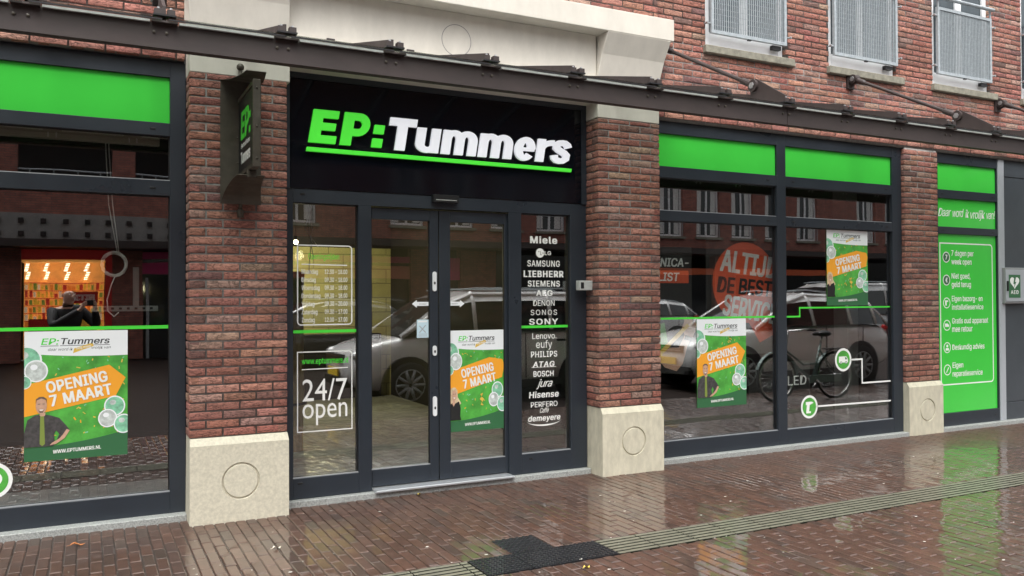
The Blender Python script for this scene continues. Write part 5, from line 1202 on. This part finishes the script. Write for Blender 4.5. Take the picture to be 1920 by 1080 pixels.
def car(name, label, paint, L, W, H, loc, rz, kind, group='cars parked in the street'):
    """x forward in the car's own frame, origin on the ground in the middle"""
    T = thing(name, loc, label, 'car', group, rz)
    hw = W / 2; xf = lambda t: L / 2 - t * L
    if kind == 'van':
        body = [(0, .42, .66, .74), (.03, .27, .84, .88), (.10, .2, .93, .95), (.22, .2, 1.04, .985), (.45, .2, 1.07, 1), (.8, .2, 1.07, 1), (.96, .24, 1.05, .98), (1, .34, 1.0, .94)]
        gh = [(.17, 1.0, .90, 1.01, .84), (.33, 1.06, .97, H * .93, .80), (.42, 1.06, .98, H * .99, .82), (.70, 1.06, .98, H, .83), (.93, 1.05, .97, H * .985, .82), (.99, 1.02, .94, 1.04, .90)]
        wx = (.19, .82); r = .325
    else:
        body = [(0, .45, .70, .70), (.025, .28, .86, .86), (.11, .22, .96, .96), (.28, .2, 1.04, 1), (.54, .2, 1.06, 1), (.81, .22, 1.08, 1), (.94, .28, 1.05, .96), (.985, .35, .95, .90), (1, .5, .86, .80)]
        gh = [(.26, 1.02, .92, 1.03, .86), (.43, 1.05, .97, H * .955, .74), (.54, 1.05, .98, H * .995, .76), (.74, 1.06, .98, H * .985, .76), (.88, 1.06, .96, H * .93, .74), (.965, 1.03, .90, 1.05, .84)]
        wx = (.185, .79); r = .345
    k = H / 1.63 if kind != 'van' else H / 1.8
    b = MB(); N = 0; vs = []
    for t, zl_, zt, w_ in body:
        w_ *= hw; half = [(0, zl_), (w_ * .86, zl_), (w_ * .975, zl_ + .1), (w_, (zl_ + zt) / 2), (w_ * .955, zt - .1), (w_ * .90, zt - .02), (w_ * .8, zt), (0, zt + .015)]
        ring = half + [(-y, z) for y, z in half[-2:0:-1]]; N = len(ring); vs += [(xf(t), y, z) for y, z in ring]
    n = len(body); b.add(vs, [(i * N + q, i * N + (q + 1) % N, (i + 1) * N + (q + 1) % N, (i + 1) * N + q) for i in range(n - 1) for q in range(N)] + [list(range(N))[::-1], [(n - 1) * N + q for q in range(N)]], paint)
    o = b.build('body', T, True, origin=(0, 0, 0)); sd = o.modifiers.new('s', 'SUBSURF'); sd.levels = sd.render_levels = 1
    g = MB()
    for i in range(len(gh) - 1):
        for sgn in (1, -1):
            A, Bq = gh[i], gh[i + 1]
            pa = [(xf(A[0]), sgn * hw * A[2], A[1]), (xf(A[0]), sgn * hw * (A[2] * .35 + A[4] * .65), A[1] + (A[3] - A[1]) * .75), (xf(A[0]), sgn * hw * A[4] * .9, A[3] - .01 * (i > 0)), (xf(A[0]), 0, A[3] + .02 * (i > 0))]
            pb = [(xf(Bq[0]), sgn * hw * Bq[2], Bq[1]), (xf(Bq[0]), sgn * hw * (Bq[2] * .35 + Bq[4] * .65), Bq[1] + (Bq[3] - Bq[1]) * .75), (xf(Bq[0]), sgn * hw * Bq[4] * .9, Bq[3] - .01), (xf(Bq[0]), 0, Bq[3] + .02 * (i < len(gh) - 2))]
            for q in range(3):
                roof = q >= 1 and 0 < i < len(gh) - 2
                m = paint if roof else 'car_glass'
                f = (0, 1, 2, 3) if sgn > 0 else (3, 2, 1, 0)
                g.add([pa[q], pa[q + 1], pb[q + 1], pb[q]], [f], m)
    gb = g.build('greenhouse', T, origin=(0, 0, 0))
    p = MB()
    for i in range(2, len(gh) - 1):
        A = gh[i]
        for sgn in (1, -1): p.tube([(xf(A[0]), sgn * hw * A[2], A[1]), (xf(A[0]), sgn * hw * (A[2] * .35 + A[4] * .65) , A[1] + (A[3] - A[1]) * .75), (xf(A[0]), sgn * hw * A[4] * .9, A[3] - .01)], .032 if i > 1 else .04, paint, 6)
    for sgn in (1, -1):
        p.tube([(xf(gh[0][0]), sgn * hw * gh[0][2], gh[0][1]), (xf(gh[1][0]), sgn * hw * (gh[1][2] * .35 + gh[1][4] * .65), gh[1][1] + (gh[1][3] - gh[1][1]) * .8), (xf(gh[2][0]), sgn * hw * gh[2][4] * .95, gh[2][3] - .04), (xf(gh[-2][0]), sgn * hw * gh[-2][4] * .95, gh[-2][3] - .04), (xf(gh[-1][0]), sgn * hw * gh[-1][2], gh[-1][1])], .035, paint, 6)
        p.tube([(xf(gh[1][0] + .05), sgn * hw * gh[2][4] * .82, gh[2][3] + .03), (xf(gh[2][0] + .03), sgn * hw * gh[2][4] * .82, gh[2][3] + .055), (xf(gh[-2][0] - .05), sgn * hw * gh[2][4] * .82, gh[-2][3] + .06), (xf(gh[-2][0]), sgn * hw * gh[2][4] * .82, gh[-2][3] + .0)], .014, 'galvanised', 6)
    p.build('roof_frame', T, True, origin=(0, 0, 0))
    for sgn in (1, -1):
        m_ = MB(); m_.ball((xf(gh[0][0] + .07), sgn * (hw + .09), 1.08), .1, paint, sc=(.7, 1, .75)); m_.tube([(xf(gh[0][0] + .07), sgn * (hw - .08), 1.02), (xf(gh[0][0] + .07), sgn * (hw + .05), 1.06)], .03, 'black_plastic', 6); m_.build('mirror', T, True, origin=(0, 0, 0))
        h = MB(); h.ball((xf(.045), sgn * hw * .70, .745), .16, 'lamp_glass', sc=(.9, .9, .5)); h.build('headlight', T, True, origin=(0, 0, 0))
        h = MB(); h.ball((xf(.982), sgn * hw * .78, .93), .13, 'lamp_red', sc=(.5, .8, 1)); h.build('tail_light', T, True, origin=(0, 0, 0))
        for t in wx:
            a = MB(); a.lathe((xf(t), sgn * (hw - .20), r + .0), (0, sgn, 0), [(0, .0), (r + .075, .0), (r + .075, .205), (r + .05, .212), (0, .212)], 'black_plastic', 28); a.build('wheel_arch', T, origin=(0, 0, 0))
            wl = MB(); wl.lathe((xf(t), sgn * (hw - .2), r), (0, sgn, 0), [(r * .6, 0), (r * .96, .0), (r, .04), (r, .20), (r * .95, .235), (r * .68, .235)], 'tyre', 28); wo = wl.build('wheel', T, True, origin=(0, 0, 0))
            rm = MB(); rm.lathe((xf(t), sgn * (hw - .2), r), (0, sgn, 0), [(r * .68, .232), (r * .66, .20), (0, .18)], 'black_plastic', 24)
            for q in range(10):
                a = 2 * math.pi * q / 10; d = Vector((math.cos(a), 0, math.sin(a))); c = Vector((xf(t), sgn * (hw + .025), r)); rm.tube([c + d * .03, c + d * r * .67], [.028, .02], 'galvanised', 6)
            rm.lathe((xf(t), sgn * (hw - .2), r), (0, sgn, 0), [(r * .70, .233), (r * .68, .242), (r * .64, .233)], 'galvanised', 28)
            rm.build('rim', wo, True, origin=(0, 0, 0))
        d = MB(); xb = xf(gh[1][0] + .02)
        for t0, t1, z in ((gh[1][0] + .02, .60, .80), (.60, .80, .80)):
            d.obox((xf(t1 - .06), sgn * (hw + .004), .90), (1, 0, 0), (0, 1, 0), (0, 0, 1), .09, .014, .016, 'black_plastic' if kind == 'van' else paint)
            d.obox((xf(t1), sgn * (hw - .004), .68), (1, 0, 0), (0, 1, 0), (0, 0, 1), .004, .007, .34, 'black_plastic')
        d.obox((xf(.5), sgn * (hw - .012), .27), (1, 0, 0), (0, 1, 0), (0, 0, 1), L * .27, .02, .05, 'black_plastic'); d.build('door_trim', T, origin=(0, 0, 0))
    q = MB(); q.obox((xf(.006), 0, .70), (1, 0, 0), (0, 1, 0), (0, 0, 1), .03, hw * .45, .055, 'black_plastic'); q.obox((xf(.012), 0, .36), (1, 0, 0), (0, 1, 0), (0, 0, 1), .05, hw * .6, .06, 'black_plastic')
    for z in (.68, .72): q.obox((xf(.004), 0, z), (1, 0, 0), (0, 1, 0), (0, 0, 1), .032, hw * .42, .006, 'chrome')
    q.build('grille', T, origin=(0, 0, 0))
    q = MB(); q.obox((xf(-.002), 0, .50), (1, 0, 0), (0, 1, 0), (0, 0, 1), .012, .26, .055, 'plate_yellow'); q.build('number_plate', T, origin=(0, 0, 0))
    return T
PI = math.pi
car('parked_suv', 'silver grey parked car with roof rails behind the bicycle, mirrored in the right shop window', 'car_silver', 4.5, 1.84, 1.62, (10.85, -4.72, -.02), PI, 'suv')
car('parked_van', 'pale silver parked van mirrored in the glass doors', 'car_white', 4.5, 1.80, 1.66, (5.45, -5.55, -.02), PI, 'van')
car('parked_car', 'dark parked car on the far side of the street, mirrored in the left side light', 'car_dark', 4.3, 1.78, 1.5, (4.6, -12.6, -.02), PI, 'suv')
car('parked_van', 'white parked van further along the far side of the street', 'car_white', 5.0, 1.9, 1.95, (19.5, -10.9, -.02), PI, 'van')
car('parked_car', 'silver parked car on the far side near the orange shop front', 'car_silver', 4.3, 1.78, 1.48, (13.4, -13.0, -.02), PI, 'suv')

def bicycle():
    T = thing('bicycle', (9.5, -2.55, 0), 'dark green city bicycle mirrored in front of the silver grey car', 'bicycle', None, rad(183))
    r = .345; F, Rr = Vector((.56, 0, r)), Vector((-.56, 0, r)); m = 'bike_paint'
    def wheel(c):
        w_ = MB(); n = 36
        w_.tube([c + Vector((r * math.cos(2 * math.pi * i / n), 0, r * math.sin(2 * math.pi * i / n))) for i in range(n + 1)], .019, 'tyre', 8, False); wo = w_.build('wheel', T, True, origin=(0, 0, 0))
        s = MB(); s.tube([c + Vector((.32 * math.cos(2 * math.pi * i / n), 0, .32 * math.sin(2 * math.pi * i / n))) for i in range(n + 1)], .011, 'chrome', 6, False)
        for i in range(28):
            a = 2 * math.pi * i / 28; s.tube([c + Vector((0, .03 * (-1) ** i, 0)), c + Vector((.32 * math.cos(a), 0, .32 * math.sin(a)))], .0016, 'chrome', 4)
        s.tube([c + Vector((0, -.06, 0)), c + Vector((0, .06, 0))], .02, 'chrome', 8); s.build('rim', wo, True, origin=(0, 0, 0))
    wheel(F); wheel(Rr)
    f = MB(); bb = Vector((-.12, 0, .29)); st = Vector((-.28, 0, .82)); hd = Vector((.36, 0, .88)); hl = Vector((.41, 0, .70))
    f.tube([bb, st], .017, m); f.tube([bb, bb.lerp(hl, .5) + Vector((0, 0, -.03)), hl], .02, m); f.tube([bb.lerp(st, .45), Vector((.05, 0, .52)), hl + Vector((0, 0, .06))], .016, m); f.tube([hl + Vector((.01, 0, -.04)), hd], .019, m)
    for s_ in (-.045, .045): f.tube([Rr + Vector((0, s_, 0)), bb + Vector((0, s_ * .6, 0))], .011, m); f.tube([Rr + Vector((0, s_, 0)), bb.lerp(st, .85)], .009, m); f.tube([F + Vector((0, s_, 0)), F + Vector((-.10, s_, .24)), hl + Vector((0, s_ * .8, 0))], .012, m)
    f.build('frame', T, True, origin=(0, 0, 0))
    h = MB(); h.tube([hd, hd + Vector((-.03, 0, .14))], .014, 'chrome'); h.tube([hd + Vector((-.23, -.29, .16)), hd + Vector((-.10, -.26, .17)), hd + Vector((0, -.1, .15)), hd + Vector((0, .1, .15)), hd + Vector((-.10, .26, .17)), hd + Vector((-.23, .29, .16))], .011, 'chrome'); 
    for s_ in (-1, 1): h.tube([hd + Vector((-.13, .265 * s_, .167)), hd + Vector((-.26, .295 * s_, .158))], .017, 'black_plastic')
    h.build('handlebar', T, True, origin=(0, 0, 0))
    s = MB(); s.tube([st, st + Vector((-.03, 0, .12))], .013, 'chrome'); s.ball(st + Vector((-.06, 0, .15)), .13, 'black_plastic', sc=(1.05, .75, .35)); s.ball(st + Vector((.08, 0, .15)), .06, 'black_plastic', sc=(1.3, .6, .5)); s.build('saddle', T, True, origin=(0, 0, 0))
    g = MB(); n = 20
    for c, a0, a1 in ((F, 20, 175), (Rr, -5, 165)):
        arc = [c + Vector((.385 * math.cos(rad(a0 + (a1 - a0) * i / n)), 0, .385 * math.sin(rad(a0 + (a1 - a0) * i / n)))) for i in range(n + 1)]
        for p, q in zip(arc, arc[1:]): g.obox((p + q) / 2, q - p, (0, 1, 0), (q - p).cross(Vector((0, 1, 0))), (q - p).length / 2 + .001, .028, .003, m)
    g.build('mudguard', T, origin=(0, 0, 0))
    g = MB(); g.box(-.62, -.02, -.07, -.045, .25, .36, m); g.box(-.75, -.36, -.06, .06, .735, .75, 'black_plastic')
    for s_ in (-.055, .055): g.tube([Rr + Vector((0, s_, 0)), Rr + Vector((-.12, s_, .39))], .006, 'black_plastic', 5)
    g.build('chain_case', T, origin=(0, 0, 0))
    g = MB()
    for s_ in (-1, 1): a = rad(35 if s_ > 0 else 215); e = bb + Vector((.17 * math.cos(a), .09 * s_, .17 * math.sin(a))); g.tube([bb + Vector((0, .085 * s_, 0)), e], .009, 'chrome', 6); g.obox(e + Vector((0, .05 * s_, 0)), (1, 0, 0), (0, 1, 0), (0, 0, 1), .045, .045, .012, 'black_plastic')
    g.tube([bb + Vector((0, -.09, 0)), bb + Vector((0, .09, 0))], .018, 'chrome', 8); g.build('pedals', T, origin=(0, 0, 0))
    g = MB(); g.tube([Vector((-.25, .03, .27)), Vector((-.20, .22, .0))], .009, 'chrome', 6); g.ball(F + Vector((-.10, 0, .50)), .05, 'lamp_glass'); g.build('kickstand', T, True, origin=(0, 0, 0))
bicycle()

# ------------------------------------------------------------------ the photographer, seen only as a reflection in the left window
def skin(name, chains, parent, m, lv=2):
    """chains: lists of (point, radius); chains after the first are joined where they start on an existing point"""
    V, Rr, E = [], [], []; key = {}
    for ch in chains:
        prev = None
        for p, r in ch:
            k = tuple(round(c, 4) for c in p)
            if k not in key: key[k] = len(V); V.append(p); Rr.append(r)
            if prev is not None and prev != key[k]: E.append((prev, key[k]))
            prev = key[k]
    me = bpy.data.meshes.new(name); me.from_pydata(V, E, []); ob = bpy.data.objects.new(name, me); C.objects.link(ob)
    sk = ob.modifiers.new('skin', 'SKIN'); ob.modifiers.new('sub', 'SUBSURF').levels = lv
    if not me.skin_vertices: me.attributes  # layer is created with the modifier below when missing
    lay = me.skin_vertices[0].data if me.skin_vertices else None
    if lay is None:
        bpy.context.view_layer.objects.active = ob; bpy.ops.mesh.customdata_skin_add(); lay = me.skin_vertices[0].data
    for i, r in enumerate(Rr): lay[i].radius = r if isinstance(r, tuple) else (r, r)
    lay[0].use_root = True
    dg = bpy.context.evaluated_depsgraph_get(); nm = bpy.data.meshes.new_from_object(ob.evaluated_get(dg)); bpy.data.objects.remove(ob)
    nm.materials.clear(); nm.materials.append(M[m]); nm.polygons.foreach_set('use_smooth', [True] * len(nm.polygons))
    o = bpy.data.objects.new(name, nm); C.objects.link(o); o.parent = parent; return o
def photographer():
    T = thing('person', (0, -6.0, 0), 'bald person in a dark jacket holding up a phone, mirrored in the left shop window', 'person', None, rad(-27))
    hx = -.07
    pel, sp, ch, nk = (-.05, -.47, .95), (-.05, -.46, 1.12), (-.05, -.44, 1.32), (hx, -.41, 1.44)
    torso = [(pel, (.15, .11)), (sp, (.15, .11)), (ch, (.16, .12)), (nk, .058), ((hx, -.375, 1.51), .068), ((hx, -.35, 1.58), (.078, .092)), ((hx, -.36, 1.655), (.072, .088))]
    chains = [torso]; jk = [[((-.05, -.47, .84), (.185, .15)), (pel, (.185, .145)), (sp, (.18, .14)), (ch, (.185, .145)), ((hx, -.41, 1.455), .082)]]
    for s in (-1, 1):
        sh, el, wr, pm = (-.05 + .20 * s, -.45, 1.37), (-.02 + .30 * s, -.28, 1.16), (.05 + .10 * s, -.075, 1.40), (.05 + .088 * s, -.048, 1.45)
        arm = [(ch, .12), (sh, .062), (el, .045), (wr, .028), (pm, (.036, .018))]
        chains.append(arm); jk.append([(ch, .12), (sh, .085), (el, .066), ((wr[0], wr[1] - .01, wr[2] - .012), .046)])
        for q, (L_, dz) in enumerate(((.05, .055), (.058, .04), (.055, .024), (.044, .008))):
            b_ = (pm[0] - .004 * s, pm[1] + .012, pm[2] + dz - .02); k1 = (pm[0] - .02 * s, pm[1] + .028, pm[2] + dz); k2 = (pm[0] - .045 * s, pm[1] + .030, pm[2] + dz + .004)
            chains.append([(pm, (.036, .018)), (b_, .0095), (k1, .0085), (k2, .0075)])
        chains.append([(pm, (.036, .018)), ((pm[0] - .03 * s, pm[1] - .004, pm[2] - .005), .0105), ((pm[0] - .052 * s, pm[1] + .006, pm[2] + .012), .0085)])
        hip, kn, an, toe = (-.05 + .10 * s, -.47, .90), (-.05 + .12 * s, -.45, .50), (-.05 + .13 * s, -.48, .09), (-.05 + .15 * s, -.33, .035)
        chains.append([(pel, (.15, .11)), (hip, .085), (kn, .058), (an, .04), (toe, .032)])
    body = skin('body', chains, T, 'skin')
    f = MB()
    for s in (-1, 1):
        f.ball((hx + .030 * s, -.272, 1.60), .008, 'vinyl_white'); f.ball((hx + .030 * s, -.266, 1.60), .0045, 'print_black'); f.ball((hx + .083 * s, -.36, 1.59), .026, 'skin', sc=(.35, .6, 1)); f.tube([(hx + .015 * s, -.262, 1.622), (hx + .045 * s, -.272, 1.622)], .004, 'print_hair', 5)
    f.ball((hx, -.258, 1.568), .017, 'skin', sc=(.8, 1, 1.3)); f.tube([(hx - .022, -.268, 1.528), (hx, -.262, 1.526), (hx + .022, -.268, 1.528)], .005, 'lamp_red', 6)
    f.build('face', T, True, origin=(0, 0, 0))
    skin('jacket', jk, T, 'jacket')
    tr = [[(pel, (.17, .13)), ((-.05, -.47, .86), (.16, .12))]]
    for s in (-1, 1): tr.append([(pel, (.17, .13)), ((-.05 + .10 * s, -.47, .86), .10), ((-.05 + .12 * s, -.45, .50), .075), ((-.05 + .13 * s, -.475, .10), .062)])
    skin('trousers', tr, T, 'trousers')
    for s in (-1, 1):
        b = MB(); b.ball((-.05 + .14 * s, -.42, .045), .05, 'black_plastic', sc=(1, 2.7, .9)); b.build('shoe', T, True, origin=(0, 0, 0))
    P = thing('phone', (0, -6, 1.5), 'dark phone held up in front of the face by the bald person', 'phone', None, rad(-27))
    b = MB(); b.box(-.022, .125, -.026, -.018, -.055, .022, 'black_plastic'); b.box(-.016, .119, -.0268, -.0262, -.050, .017, 'window_dark'); bevel(b.build('body', P, origin=(0, 0, 0)), .004, 2)
photographer()
